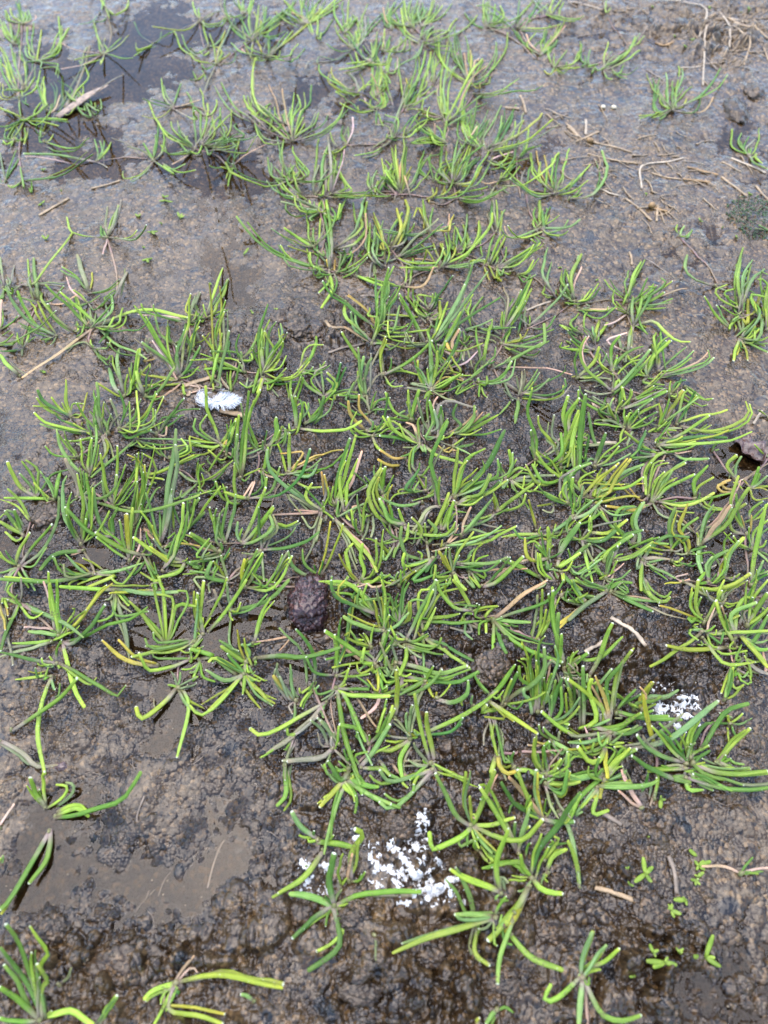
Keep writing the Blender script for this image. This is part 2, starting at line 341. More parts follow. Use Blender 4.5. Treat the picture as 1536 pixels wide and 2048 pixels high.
# leaves traced from the photograph: one plant a line, base; then for each leaf its points and a look code
TRACE = """
T 0 0
280 480;245 330 265 185;300 360 320 230 y;205 430 195 350;455 390 445 130;420 400 530 220;435 480 430 570
170 190;60 150 38 75;145 90 120 5;190 140 200 90;235 150 218 80;265 150 275 118 d
100 340;40 260 15 180;150 200 130 110;90 250 80 190;155 330 108 270
190 690;110 480 75 340;205 600 200 455;90 690 20 690
150 760;80 600 62 440;10 760 0 640 y;135 700 130 660 y;170 750 165 670;150 830 160 880;270 690 310 540;60 470 0 370 y
365 860;345 720 338 590;400 830 405 790;330 800 340 640
410 870;480 780 487 630;440 690 415 630;450 860 510 745
350 1040;440 890 510 750 p;310 1050 320 970;280 1010 285 905
500 830;600 650 695 360 pW;560 700 450 620;650 640 680 580 665 510
190 920;290 870 368 800 W;100 870 0 830 y;150 1000 105 1050 y;60 970 0 970;300 950 410 830;400 920 530 938
110 1080;190 1070 190 980;60 1060 115 960;50 1065 0 1070;50 1110 25 1080;90 1110 80 1125
340 1095;560 1140 692 1060;380 1080 410 1030
745 1250;450 1190 180 1180 W;750 1150 722 1070;790 1160 803 1080;820 1160 852 1092;800 1270 820 1285 p
170 1400;480 1340 718 1180 W;180 1440 155 1280;100 1440 60 1420
45 1390;20 1290 0 1170 p;70 1290 125 1150
650 790;640 720 640 660 y;700 890 610 850 590 760;730 830 728 790;770 850 775 760;720 720 860 620 950 572 p;560 770 500 700
800 420;770 390 755 310;830 390 800 340;740 250 722 170;860 350 930 290;900 360 990 270 p;690 430 570 460;600 390 470 330 d;930 440 1020 445;640 490 470 530 d;775 490 775 455
810 60;800 30 800 0;880 110 975 60 985 0;790 30 785 0;830 100 840 140
770 105;700 170 610 180
1175 345;1080 270 1030 170;1225 310 1240 245;1090 390 1030 430;1290 260 1340 240;1090 380 1050 370 1040 330 y
1530 170;1400 230 1170 205 y
1530 470;1400 380 1335 240
1320 835;1260 740 1240 600;1360 730 1390 640;1210 800 1095 755;1430 800 1536 765 d;1500 920 1495 850;1200 910 1085 885 y
1180 1240;1160 1200 1100 1100;1100 1160 975 1125 p;1060 1340 950 1370 945 1310;1210 1080 1215 930;1250 1150 1255 980;1340 1340 1255 1270;1310 1300 1430 1260
1500 1150;1250 990 1130 765;1340 1010 1315 935;1390 1040 1375 970;1440 1080 1425 1060;1300 1180 1265 1120;1400 1220 1320 1260 d;1450 1170 1350 1060;1480 810 1435 715
T 380 0
80 160;40 90 20 10;65 90 68 60;150 110 240 80 p;150 200 250 190 285 130;40 180 0 200 p
140 370;110 240 98 155;60 410 0 370;210 330 265 245
200 500;220 400 280 270 340 140 p;185 360 150 260;50 460 0 410;330 480 350 400 265 370;210 480 260 400;120 530 95 490;130 650 100 720 p
40 620;50 610 20 545;80 600 115 560
120 900;40 830 0 780;100 740 80 680;140 880 135 790;190 850 205 765
100 1120;80 1000 80 880;120 1030 190 870 p;150 1050 175 900;220 970 240 830;280 1020 235 920;300 1030 320 850;250 940 330 860;150 1190 200 1085;60 1180 0 1160;320 1120 350 1060;270 1160 420 1170 500 1040;360 1080 520 1040;390 1060 340 950
330 1280;340 1200 365 1100;290 1240 315 1185;200 1290 150 1270;300 1380 290 1430;440 1180 600 1100 d
480 320;300 160 265 0;430 310 300 200;430 220 390 140;450 150 490 0;520 160 525 40;550 200 545 160 y;620 160 715 85 W;480 370 470 420 y
520 270;700 130 800 20;640 280 735 235;600 240 690 180
600 450;400 400 320 330;610 350 600 250;700 350 790 235;500 460 520 430;750 470 830 450 875 375;650 370 620 440 p;650 390 890 200 1020 65 Wy
420 110;400 60 410 0;340 130 300 100;380 50 370 0;450 60 490 10
890 190;860 100 855 0;900 100 910 0;930 90 940 0;780 130 700 80;820 170 690 120;980 150 1040 0;1010 130 1140 45 W;790 60 795 0;770 120 790 40;960 60 990 0;830 130 720 0
970 290;980 240 985 150;1030 250 1095 150;1000 300 1010 250
1190 260;1200 160 1220 0;1120 150 1100 0;1260 170 1290 130;1240 200 1270 130
1250 390;1150 290 1110 200;1130 390 1050 330;1250 300 1200 260;1290 330 1270 250;1340 290 1310 130 p;1330 200 1320 120;1400 230 1500 130;1120 460 1000 430 975 490 p
1380 490;1290 380 1210 265;1300 480 1270 400;1420 400 1440 240;1450 360 1475 280;1250 520 1145 535 W;1420 450 1440 390;1490 500 1536 480
1290 720;1130 640 1000 560 985 490;1200 690 1080 590;1280 630 1230 550 p;1120 700 1180 740;1340 660 1390 650
1430 740;1410 620 1410 500;1440 620 1440 560;1400 560 1405 400;1500 630 1410 400;1520 560 1536 440
1430 840;1300 840 1190 740;1380 820 1390 760;1500 810 1490 700;1430 910 1430 950;1320 770 1300 770 y;1520 780 1480 680
790 1090;755 1060 750 1040;780 900 800 710;810 1020 870 900;1000 1000 1120 890 1200 785;930 1010 1020 960 1060 885;870 850 930 780 935 650;730 830 710 680 o;600 1090 520 1020 495 930;650 920 510 790
720 960;560 850 480 700 500 440 W;760 880 770 830;690 930 660 870
540 930;370 850 240 640;440 810 415 740;470 830 470 760;550 870 610 850;580 900 605 850
600 1010;640 910 655 820;680 980 700 950;500 900 450 860 p
1200 1120;1165 1050 1175 965;1220 1080 1245 1025;1130 1170 1095 1170 y;1250 1000 1250 900 d
760 1390;690 1180 680 1040;740 1300 725 1270;640 1360 620 1250;550 1410 330 1330 270 1240 W;790 1320 770 1260;830 1330 890 1270;1000 1390 1110 1310;920 1340 800 1190 790 1120
870 1520;770 1430 730 1350;820 1420 790 1330;680 1480 590 1380;800 1510 740 1500
970 1500;1000 1380 1050 1110 W;940 1400 970 1290 p;1020 1490 1025 1420
1080 1500;1080 1250 1060 1050 pW;1060 1410 1130 1170;1160 1260 1165 1180;1250 1460 1145 1290;1300 1520 1365 1470;1480 1510 1536 1500
1440 1500;1370 1430 1370 1330;1480 1420 1536 1340;1510 1340 1500 1290
1520 1105;1400 1170 1265 1188
T 760 0
240 210;200 110 190 0;250 120 290 0;140 180 80 130 y;100 170 90 60;300 120 330 30;220 80 240 0;370 110 400 0;60 150 130 0
320 210;400 150 480 40;470 130 550 30;380 110 420 0;360 160 415 100;290 100 300 30
330 330;200 240 160 60;500 290 640 230 740 120 W;440 350 550 355;410 240 560 240;300 420 160 495;380 230 415 210
90 230;40 190 20 100;40 150 0 100;70 130 110 20
20 400;30 300 35 230;60 370 75 290;130 400 190 370 205 300;160 340 155 290
30 560;60 450 105 350;80 640 0 560;110 560 120 475
190 830;250 760 280 700;150 560 150 500;200 680 240 590;290 600 350 390 W;250 660 325 600;330 690 355 620;320 770 420 700;240 720 230 650 y
120 1060;160 800 200 640 p;140 920 40 880;230 920 300 870;240 1030 370 900;50 1110 0 1130 p;60 1060 50 1030
410 640;400 540 420 390;480 520 495 500;430 470 425 440
500 950;520 720 560 560;490 640 550 320;600 720 680 560 790 465 W;440 740 440 680;600 850 540 790;650 830 750 760 780 730
480 910;370 910 380 820;330 850 280 840 y;350 870 320 880 y
680 640;590 470 555 260;640 480 590 260;530 540 460 420 445 270;820 580 960 400 980 250;740 560 790 470;650 430 645 410 o;760 680 770 640 y;790 650 800 600
720 730;1000 700 1150 690 1250 640;900 710 1000 650 1070 600;800 750 870 740
490 1100;440 1080 330 1070;420 1080 375 990;500 1000 525 860 W;470 1010 435 965;340 1020 260 965;390 1040 270 920;240 1100 340 1070
690 1080;630 980 640 730;720 900 745 780;740 1020 760 950;780 960 830 840;700 1110 700 1000
740 1140;690 1060 630 920;600 1050 605 920;850 970 935 810;750 1100 780 1000
830 1170;840 1060 900 900 p;900 1080 940 890;940 1050 1000 950 1012 870 bW;980 1070 1030 1010 1035 930;1020 1130 1075 1070;1100 1080 1220 1000 1325 915 Wy
850 1240;880 1210 1020 1165 d;1000 1260 1070 1080;960 1260 1140 1215
560 1420;470 1280 490 1000 W;550 1300 600 1070 W;620 1270 700 1080;520 1250 505 1160 y;640 1370 740 1210;600 1280 790 1110;700 1390 830 1150;660 1250 780 1100;700 1400 780 1280 Wy;430 1380 470 1260;370 1230 470 1160
410 1390;380 1260 390 1180;300 1290 340 1160
160 1490;170 1300 190 980;190 1380 240 1280 y;240 1400 330 1220;130 1260 120 1110;100 1400 110 1300;140 1290 140 1220 o;60 1380 0 1360;30 1420 110 1300;50 1330 40 1290
400 1530;410 1480 400 1440 y;490 1490 505 1450 y;620 1500 750 1320
600 1530;780 1536 970 1440;780 1500 790 1480
910 1400;1000 1370 1075 1275;980 1290 1030 1230;820 1410 770 1390 d
880 1440;1100 1420 1260 1320 1375 1170 W;850 1490 855 1520 p
1120 1490;1140 1340 1180 1240
1340 1490;1230 1380 1225 1240;1350 1300 1375 1180;1380 1400 1415 1300;1440 1460 1536 1360;1180 1480 1020 1360 935 1260 W;1340 1400 1335 1370;1240 1340 1200 1160 o
1050 1220;960 1170 945 1080 y;1120 1150 1145 960;1110 1160 1185 1125
820 210;790 110 795 0;830 150 810 80;870 160 885 30;910 170 960 150;960 210 1050 160 1110 80;740 190 700 120;880 170 930 110;950 140 925 45
1050 220;1060 150 1070 0;1090 100 1180 0;1250 210 1390 185;1150 120 1250 0;850 50 740 45
1230 430;1130 350 1200 245;1240 320 1275 215;1320 370 1370 310;1320 330 1420 160;1260 380 1295 310;1110 340 1050 235
1340 530;1290 430 1290 330;1380 460 1440 380;1480 490 1536 420;1450 520 1536 515;1400 560 1460 520 y
1310 120;1250 50 1200 0 p;1310 60 1330 0;1340 70 1390 0;1430 160 1536 150;1500 150 1570 120
T 1136 0
190 530;100 450 110 335;110 510 160 480;185 560 210 510
10 520;50 470 80 390;90 400 95 320
270 545;280 440 310 320;330 440 400 425 p;420 480 550 385 W;380 570 430 500;290 510 310 480;440 430 520 300;300 600 340 605
440 390;480 360 515 290
270 20;300 100 330 60
800 850;700 860 660 780 675 650 W;800 740 800 640;830 760 850 515;820 800 950 670;700 740 650 690 600 565;750 730 770 660;690 700 700 615;720 800 700 750;900 800 1060 700 1165 535 W;950 870 1000 820 1015 760;860 640 880 540;880 820 910 760 y;620 890 550 910;700 920 750 890;1080 720 1170 660 1220 590;800 700 900 610;680 900 660 870
1390 1200;1260 1130 1260 990;1310 1100 1330 1020;1350 1160 1310 1060;1390 1180 1385 1140;1450 1120 1470 985;1430 1250 1536 1300 W;1410 1210 1430 1200;1350 1130 1390 1050
-10 1450;60 1380 140 1300
10 1530;180 1500 290 1360 260 1170 W;70 1510 110 1480
T 0 400
825 295;620 270 540 230 515 130;780 270 775 200;810 270 800 240;850 170 915 35;890 170 930 0 pW;1010 310 1080 270 1115 195;810 360 790 415 d
690 720;600 610 470 540;640 590 588 415 pWf;705 650 710 555 y;820 690 915 610
870 790;930 650 975 555 pW;800 760 880 690 
680 800;620 730 560 690;580 820 520 770;700 780 770 730;730 840 850 730;560 700 510 590 d
710 990;640 920 590 720;600 800 550 820;650 920 655 840;590 970 595 930;850 860 860 725 W;770 910 870 780;580 860 350 650 W;960 860 1150 840 1440 890 Wf;700 900 690 830 p
740 980;860 970 930 920;960 1000 1100 970 1170 870;900 960 940 830;900 1090 1130 1215 W;830 1010 760 1100 W;820 990 870 900 W;560 1080 380 1220 170 1360 dW
440 1050;250 950 130 840 45 670 W;280 960 190 830 135 700 W;360 930 320 850 290 780 y;330 1075 320 1060;220 980 145 940;410 1090 390 1110 p
300 790;220 640 240 550 p;280 690 255 445 W;310 740 310 700;400 770 490 660;210 765 120 740
170 650;250 650 350 520 555 255 W;380 650 470 660 p;80 700 50 620 p
570 1010;440 920 340 800 315 710 W;600 1000 590 930
30 680;15 570 0 440 p;80 640 60 590 p;95 720 90 680;20 760 30 730
0 1010;80 950 140 890;20 930 15 830;0 860 10 770 dW
0 1110;120 1070 260 1000 430 850;50 1080 100 1030;100 1110 105 1090
180 1140;140 1090 130 1020;210 1080 230 970;90 1160 0 1160;170 1100 175 1060
160 1355;60 1270 0 1190 W
720 1140;700 1110 695 1070;820 1140 825 1095;760 1200 830 1270 850 1230;640 1090 500 1150 p
1160 1200;1000 1190 880 1160 840 1095;1100 1240 1190 1220 o;1130 1130 1150 1060 p
T 0 400
1380 1370;1350 1200 1430 950 W;1440 950 1465 720 W;1270 1170 1030 810 W;1310 1230 1110 890 W;1330 1270 1240 1200 1090 1090 W;1290 1150 1285 920;1360 1210 1355 1125;1430 1310 1536 1130 W;1480 1300 1536 1310;1230 1170 1170 1080 d;1460 1350 1530 1280;1320 1380 1060 1330 y
1450 950;1280 910 1190 860 1178 800;1480 820 1536 710 p;1340 900 1060 880 d;1500 900 1510 810;1380 890 1440 920
1330 1110;1280 1070 1285 990;1230 1030 1190 890;1230 1030 1215 990;1400 1060 1430 930;1380 1120 1420 1010
1480 1160;1450 1090 1410 1000;1490 1110 1490 1090;1520 1180 1536 1120;1500 1010 1536 920
1120 1510;1050 1330 1075 1140 W;1150 1450 1170 1380;1200 1490 1340 1285 W;1130 1350 1155 1275;1100 1480 1225 1420;1180 1536 1260 1500;1060 1440 1060 1350
1400 1410;1300 1420 1090 1430 y;1280 1500 1200 1510 d;1420 1500 1395 1430 ;1536 1440 1470 1480 d
960 1510;900 1250 915 1140 W;960 1420 980 1340;1020 1400 1060 1150 W;880 1440 835 1290 Wf;900 1500 740 1400 y;1000 1480 1010 1380;1140 1270 1160 1290 
T 380 400
120 910;180 720 250 520 W;190 850 300 610 W;70 900 50 810 ;200 870 270 840;90 940 95 920;40 830 80 710 p;-30 860 5 720 y
40 1110;-10 1090 -30 1030;40 990 45 930 p;100 1080 150 1020 y
240 1240;240 800 240 660 y;190 1040 270 770;260 1040 250 880 p;150 1110 95 1040 y;210 1300 155 1060
200 1460;250 1250 305 1005 W;230 1350 150 1100;240 1420 215 1440 y;300 1460 240 1370 p
320 1460;290 1390 285 1320;350 1390 385 1250;
380 1240;355 1130 375 1030;400 1200 390 1165;480 1140 515 1020 y;475 1230 470 1180;490 1110 515 1050
420 1330;300 1290 110 1300 W;400 1290 415 1230;380 1180 160 1160;330 1220 -0 1230 ;220 1230 80 1180
560 1330;545 1150 550 990 W;590 1240 600 1040 660 935 W;530 1040 600 800 W;620 1190 690 1080 W;640 1290 690 1220;690 1290 740 1195 ;710 1140 700 1050;720 1060 745 1020 y;690 1380 820 1360 915 1240;640 1150 570 1010;500 1200 480 1140 
560 1370;450 1440 380 1400 ;500 1420 530 1290 W;520 1490 555 1360 W;480 1480 510 1380;680 1390 900 1330 ;620 1440 680 1510 p;640 1390 740 1290 
840 1310;880 1250 905 1210;900 1130 1030 1110;940 1190 975 1045 W;960 1340 1040 1240;1000 1310 1080 1265
780 1536;770 1450 785 1340;750 1460 740 1410;820 1450 850 1360 
1030 1520;900 1420 825 1300 W;1020 1400 1000 1280 ;1100 1460 1160 1250 bW;1130 1420 1050 1320 W;930 1380 1020 1320;1180 1480 1290 1470 ;1110 1536 1110 1500 y
1340 1520;1250 1460 1300 1340 p;1320 1440 1290 1130;1340 1350 1390 1210 W;1300 1420 1290 1330;1220 1510 1260 1400 ;1420 1370 1500 1310 p
1380 1300;1290 1210 1165 1015 W;1440 1180 1470 1120 p
1400 1110;1320 1010 1200 900 1195 770 W;1310 1010 1275 940 1265 860;1440 900 1370 890 1375 820;1460 960 1536 970;1360 1080 1180 970 d;1470 1100 1536 1140 W
1440 990;1480 780 1520 620 W;1430 720 1425 570;1480 800 1536 740 ;1200 800 1100 740 1015 610 W;1370 860 1210 735 o;1420 1000 1390 960
1070 550;940 500 920 400;1060 450 1045 340;960 580 950 510;830 530 740 460 700 350;720 440 520 320 365 125 W;1090 320 1050 0 W;1090 690 1010 830 W
1130 560;1110 540 1115 460 o;1150 520 1160 440;1190 440 1185 370;1190 530 1215 480;1290 480 1370 400
950 370;850 340 690 260 y;830 290 725 215 W;920 300 900 100;990 300 1000 140 ;940 350 930 290;970 390 985 310 b;1020 250 1040 90 p;1070 230 1070 150;1030 430 1020 390 ;1040 470 980 400 p
1000 90;920 140 940 160 ;820 130 740 80 735 10;880 80 840 10;990 60 1010 0;1110 160 1155 30 W;880 60 700 10 pW;1060 120 1045 0 W;910 110 905 70
1100 390;1260 340 1350 220 1360 10 W;1310 220 1310 120 1330 0 W;1180 410 1180 380
1380 430;1350 350 1370 260 ;1480 420 1480 320;1340 430 1370 400 ;1430 270 1420 200
1500 520;1410 420 1430 150 W;1400 480 1380 590 p;1470 280 1400 130 y;1530 390 1430 250
1280 590;1400 630 1480 660 W;1280 560 1295 500 
T 760 400
70 370;160 330 210 230 235 100 W;210 170 205 0 Wy;90 320 110 250;70 260 180 100;30 320 -10 280;15 380 15 320 y;170 260 180 180
130 450;250 310 450 145 pW;300 340 485 180;270 390 410 350;250 510 430 500 485 380;60 470 0 460 p;330 370 240 410 d
180 670;120 660 0 640 ;330 660 420 510 oW;200 600 205 480 
480 520;560 460 680 400 840 200 865 100 W;530 440 530 370;650 510 790 430;600 500 715 480;380 460 270 450 d;430 390 410 330 y;520 380 490 250;460 490 200 470 
590 400;570 330 575 200;650 280 670 110 ;650 380 580 210 W;650 360 700 290 ;700 350 750 280 760 160;560 380 570 350
380 250;340 130 330 0;250 260 0 220 ;440 240 570 180;480 230 530 230 565 110 o;300 60 260 130 y
830 500;840 370 880 260;870 400 930 250 ;850 530 880 600 y;820 460 840 380 y;770 470 680 470 
900 530;1050 500 1130 420 1180 340;960 440 970 360;990 570 1000 545;1200 350 1240 280;1190 340 1160 300;930 580 950 530 ;900 600 940 610 y
1060 580;1130 550 1180 460;1110 630 1155 570 
1230 220;1230 100 1230 0 W;1180 120 1195 60;1270 140 1280 60;1040 290 950 260 925 205 W;1320 160 1380 115 ;1440 210 1536 150 W;1290 260 1380 280
890 250;880 120 865 0 p;900 100 890 0;940 110 960 75
1330 740;1250 570 1285 365 W;1250 720 1270 650;1350 720 1350 690 ;1290 750 1270 740
1490 790;1465 640 1530 430 W;1410 640 1440 540;1390 700 1400 640;1450 760 1420 710;1420 790 1536 800
1140 970;1310 820 1445 650 W;1200 990 1290 980 1345 890;1120 930 1120 900;1150 930 1150 890;1080 910 1050 820 p
950 1020;950 900 1020 760 ;1000 880 1090 690;1060 880 1165 680 W;1050 830 1165 620 W;930 950 940 860;1000 960 1040 870 b;970 800 900 710 p
930 1110;1100 1110 1290 1040 ;1240 1120 1260 950 W;1070 1080 1075 1030 y;1090 1180 1190 1190 1230 1150;900 1050 680 990 p;1130 1040 1150 1030 p;960 1040 1010 980;1000 1150 1060 1120
900 1290;1060 1200 1240 1100 W;1280 1290 1350 1310 1480 1340 d
360 1100;250 900 150 720 W;180 1090 60 1050 60 930;210 1140 50 1100 y;380 1000 390 960;200 1120 190 1060 p;230 1110 190 1020 p
400 1100;540 900 650 650 W;600 850 820 550 W;470 1060 540 920 ;660 650 715 480 W;430 970 445 890;680 900 920 750 W
470 1150;540 1010 620 860 W;560 1010 650 830;620 1160 790 1100 ;440 1180 500 1100;590 1200 550 1100 610 990 oW
370 840;430 760 560 580 b;350 800 345 740;400 780 405 720;280 730 480 760
370 920;230 780 220 680;350 870 250 750;460 900 455 790 yW;490 850 540 830;310 900 20 870 y;300 900 350 940 p;280 850 300 750;440 990 620 980
20 990;110 980 210 970 ;150 990 220 950;100 1000 150 810;40 870 160 670;30 800 70 630 W;20 700 70 520 W;120 1020 360 1000 ;
0 1100;40 1060 60 1010
740 980;660 850 650 750;650 1000 860 920 ;800 990 990 980 ;700 870 790 745;840 1000 865 910
640 1110;650 1050 640 1010;680 1060 690 1040;610 1080 600 1040 
780 1290;820 1100 850 960 W;740 1060 740 970;870 1210 890 1130 ;860 1250 880 1240 b;820 1240 820 1270 p;760 1100 780 1220 p;790 1240 790 1200
500 1310;600 1240 630 1170;480 1280 560 1170 620 1000 W;440 1260 440 1180;620 1320 550 1200 y;590 1350 640 1380 o;660 1250 750 1160 d;600 1150 640 1230 p;380 1060 370 990
30 1350;250 1220 400 1080 W;10 1170 40 1050 yW;80 1290 85 1210;90 1430 175 1425;140 1310 300 1340
390 1460;390 1240 380 1060 W;430 1300 440 1160 W;290 1310 260 1210 ;370 1350 365 1290;400 1390 520 1240;320 1320 280 1280;470 1430 620 1330;540 1460 780 1310;560 1360 710 1340 ;200 1440 350 1470 p;500 1360 640 1390 o;360 1500 340 1536 W;500 1520 580 1536 p;380 1360 400 1300 
690 1390;720 1340 830 1250;560 1360 600 1400;600 1480 720 1390 
760 1410;920 1380 1010 1240 W;820 1420 820 1350 W;980 1380 1040 1220;760 1490 760 1510 
1080 1490;1060 1420 1050 1350 p;1110 1380 1110 1300 p;1160 1390 1210 1300;1200 1460 1300 1370;1300 1500 1420 1440 1420 1370;1390 1340 1420 1270;1150 1490 1170 1440;1350 1530 1470 1420 p;960 1400 1020 1536 p
T 1136 400
50 785;20 600 100 420 W;0 590 -10 560;110 770 180 680;150 760 230 640;30 800 0 800;20 770 -10 700
80 840;260 840 380 830 d;230 910 370 820;280 850 310 820;170 820 140 800 p
110 1040;20 950 80 880 W;-60 960 0 1000
200 1090;130 1000 125 900 150 850;210 1030 240 930 W;170 1020 110 970 p;190 990 190 970;230 1080 235 1050
190 1160;50 1070 0 1000 W;120 1150 30 1140;-40 1140 10 1120
450 780;330 680 280 610;440 640 470 540;480 650 560 470 W;490 650 590 460;530 750 610 600;480 720 500 700 p
450 880;350 780 360 690;420 840 370 780;470 820 480 790 p;350 940 280 960 d
520 810;650 760 740 710 W;690 800 800 780;600 740 650 660;720 680 800 620;740 650 715 600;840 690 910 680 d;560 960 600 1020 
500 970;600 800 650 700 W;490 850 500 740 W;650 930 740 1000 840 1080 940 1090 W;490 1050 490 1130 p;550 980 610 1030
450 1180;470 1080 480 1000 pW;440 1130 400 1170 p;480 1230 550 1190 ;440 1250 420 1220 p;300 1080 450 1020 d;500 1270 510 1250
340 1330;330 1190 340 1110 400 1040 W;250 1260 240 1180;370 1250 450 1170 580 1120 W;300 1210 250 1140;370 1240 380 1190 ;390 1280 430 1340 p;350 1290 330 1230
340 1480;150 1310 90 1160 130 1050 W;480 1330 630 1150 W;220 1390 90 1390 p;390 1380 440 1536 W;350 1400 345 1330 p;230 1490 130 1460 p
70 1370;200 1240 240 1130 W;200 1360 285 1310;50 1250 75 1160;300 1370 330 1390 p;60 1350 80 1340
600 1360;530 1330 520 1250 ;640 1230 780 1080 W;700 1100 780 1040 W;600 1260 640 1200 p;590 1330 510 1350;580 1400 740 1420 W;560 1300 640 1190
690 1320;700 1230 640 1110 yW;780 1230 910 1130;820 1300 950 1210;660 1070 670 1030;680 1090 720 1040
700 1350;900 1320 1050 1270 1120 1210 W;1060 1240 1075 1150 ;860 1330 960 1300
590 1450;620 1420 720 1320;640 1420 760 1310 
500 1536;640 1490 760 1470 W;600 1480 690 1430;
780 1500;780 1430 790 1390;740 1450 680 1450;820 1510 880 1460 W;850 1420 870 1370;830 1400 910 1380 b;880 1490 960 1536
900 1440;940 1480 1000 1520 W;960 1490 980 1470;1060 1536 1100 1530
850 280;830 230 840 190;900 280 955 235
1240 1000;1140 890 1045 740 W;1260 960 1250 930
1130 670;960 600 900 520 915 420 W;1200 690 1250 700 p
1330 850;1310 650 1290 490;1340 700 1350 600 1380 540 W;1300 600 1330 420 W;1350 580 1430 440;1400 630 1510 520 W;1300 820 1295 740;1360 700 1390 620;1390 560 1410 490;1280 880 1170 810 ;1180 770 1130 690 1220 650;1380 690 1440 720
1330 900;1290 860 1275 830;1260 930 1310 890;1340 1010 1300 930 pW;1250 960 1240 990;1380 950 1385 760 yW;1440 860 1480 740 y
1320 1070;1350 1020 1440 910;1400 1060 1470 990;1450 1070 1480 960 1480 890 W;1470 1080 1536 1050;1450 1100 1536 1100;1430 1120 1536 1170 W;1290 1150 1270 1235 W;1370 1150 1380 1230 y;1330 1130 1360 1140 b;1400 1010 1480 980 b;1470 900 1420 790
1520 1000;1490 930 1530 900;1520 860 1490 770 y;1500 700 1536 740;1530 650 1460 610 W;1480 560 1536 580;1400 740 1536 750 W;1450 830 1420 750 y
1536 240;1510 220 1470 195 W
T 0 780
550 215;350 90 290 0 W;510 80 510 -80 W;420 140 255 120;450 130 395 55;560 110 640 105;620 190 670 20 y
700 330;470 230 430 175;380 260 260 170 W;440 300 310 260;680 290 665 230;600 280 510 240
780 350;650 200 585 95;720 200 690 165;790 180 800 95;740 120 720 0 ;740 290 740 230 b;600 390 540 390 ;810 450 815 570 pW;830 450 720 620 y
840 330;770 170 745 -60 W;870 240 940 170 p;800 260 850 235 p
920 300;1020 230 1080 70 W;960 140 910 0;980 130 990 90 ;900 200 850 70 p;1000 360 1160 295 Wt;1060 320 1170 250 1190 150;1060 300 1050 0;1150 250 1260 50
1210 340;1310 200 1415 65 W;1220 300 1215 255;1180 250 1175 140 ;1100 280 1130 190;1240 220 1370 195;1270 350 1280 280 d;1370 160 1536 145
1040 380;900 500 700 670 W;1150 410 1330 420;1200 450 1430 420;1000 430 1050 400;1100 440 1130 420;1360 380 1536 410 
690 670;590 610 470 450 435 300 W;680 560 705 370 W;730 590 760 420;740 400 735 240
600 520;520 400 490 310;560 480 580 520;420 500 345 430;650 450 590 410 p
600 830;600 730 500 530 pW;650 770 640 620 ;780 830 880 760 895 650 W;660 800 780 700;540 870 500 880
420 850;340 800 260 710;390 750 310 620;440 730 465 620 W;180 830 30 830 W
280 830;140 720 60 550 W;270 700 170 545;400 650 530 610 ;230 790 230 760;290 620 200 540
240 1010;150 850 60 760;130 890 0 840
180 1120;140 1010 110 920 W;80 1060 0 1010 W;130 1160 40 1090 W;60 950 0 980
160 1360;250 1210 405 1030 Wt;330 1230 440 1000 455 820 W;50 1310 0 1240;80 1290 40 1230;60 1400 0 1400 W;80 1450 40 1536;230 1470 270 1536;260 1350 360 1210 
630 1190;500 980 480 760 510 660 W;560 1100 510 960;660 1010 690 850 660 640 W;700 1060 710 750;640 1130 660 990;760 1080 840 930
640 1240;430 1260 310 1380 Wt;540 1270 590 1240 d;690 1310 730 1410 p
720 1420;640 1400 500 1260;600 1410 540 1390;630 1350 560 1320 y;380 1470 0 1450 W;480 1400 420 1290 ;520 1440 490 1340 p;900 1390 1090 1330 W;840 1380 770 1390 p;890 1420 670 1510 Wt;540 1480 540 1536
870 1130;760 1000 715 750 W;780 1070 840 930;860 1000 900 910 Wt;700 1100 500 900 W
870 900;810 700 775 480 W;900 760 965 570;930 790 980 680;900 620 905 420 W;960 770 1080 580 1090 480;950 860 1040 750
1030 1050;1030 870 1055 690 W;1100 800 1085 580 W;1080 960 1130 720;1150 600 1190 430;1060 520 1050 490;1200 600 1100 490 y;1190 780 1230 740 
1000 1320;1000 1100 1020 900 W;980 1130 975 950 yW;960 1200 915 1000;1070 1200 1080 1060 d;960 1290 740 1130 
1230 1190;1280 850 1350 300 Wf;1340 700 1350 420 pWf;1200 1100 1080 930;1160 920 1120 790;1230 970 1225 930
740 870;1000 920 1250 900 1536 800 W
1100 1270;940 1220 730 1095 Wt;1160 1260 1165 1180;1200 1420 1180 1320 ;1240 1480 1080 1400;1190 1480 1200 1536;950 1490 855 1445
1420 1320;1200 1250 1025 1130 W;1300 1310 1150 1200 yW;1500 1330 1536 1320;1370 1400 1220 1440 W;1536 1370 1480 1360
1250 1390;1330 1250 1380 1080 1410 870 W;1350 1100 1290 1140
1250 1220;1350 1175 1536 1195 o;1100 1060 1180 1110 d;1180 1090 1170 1040;1420 1180 1536 1240
1410 1110;1390 1040 1330 890 1320 760;1480 1130 1536 1160;1460 1020 1500 840;1500 1000 1536 950
1110 670;1220 630 1340 570 1490 500 y;1230 680 1260 690 ;1390 560 1536 500
1300 530;1240 480 1230 430;1400 480 1500 480;1440 460 1390 370;1460 480 1460 360 y;1490 410 1536 410 
1536 710;1510 640 1520 560;1450 690 1380 630 p;1520 790 1536 740;1390 830 1395 770 
1180 1500;1170 1490 1160 1490;1100 1500 840 1500 y
T 380 780
240 420;180 250 130 130 120 -30 W;170 440 0 410 W;300 320 320 230;290 420 355 220 W;260 420 290 380 oW;120 490 0 500 y;80 300 130 190 ;20 390 0 360
280 510;290 420 310 330 b;320 290 350 240;240 540 140 460;320 520 330 450 
130 640;220 500 300 400;60 600 65 530;80 590 110 565;190 690 300 570 
60 720;180 660 330 540;20 690 -20 670
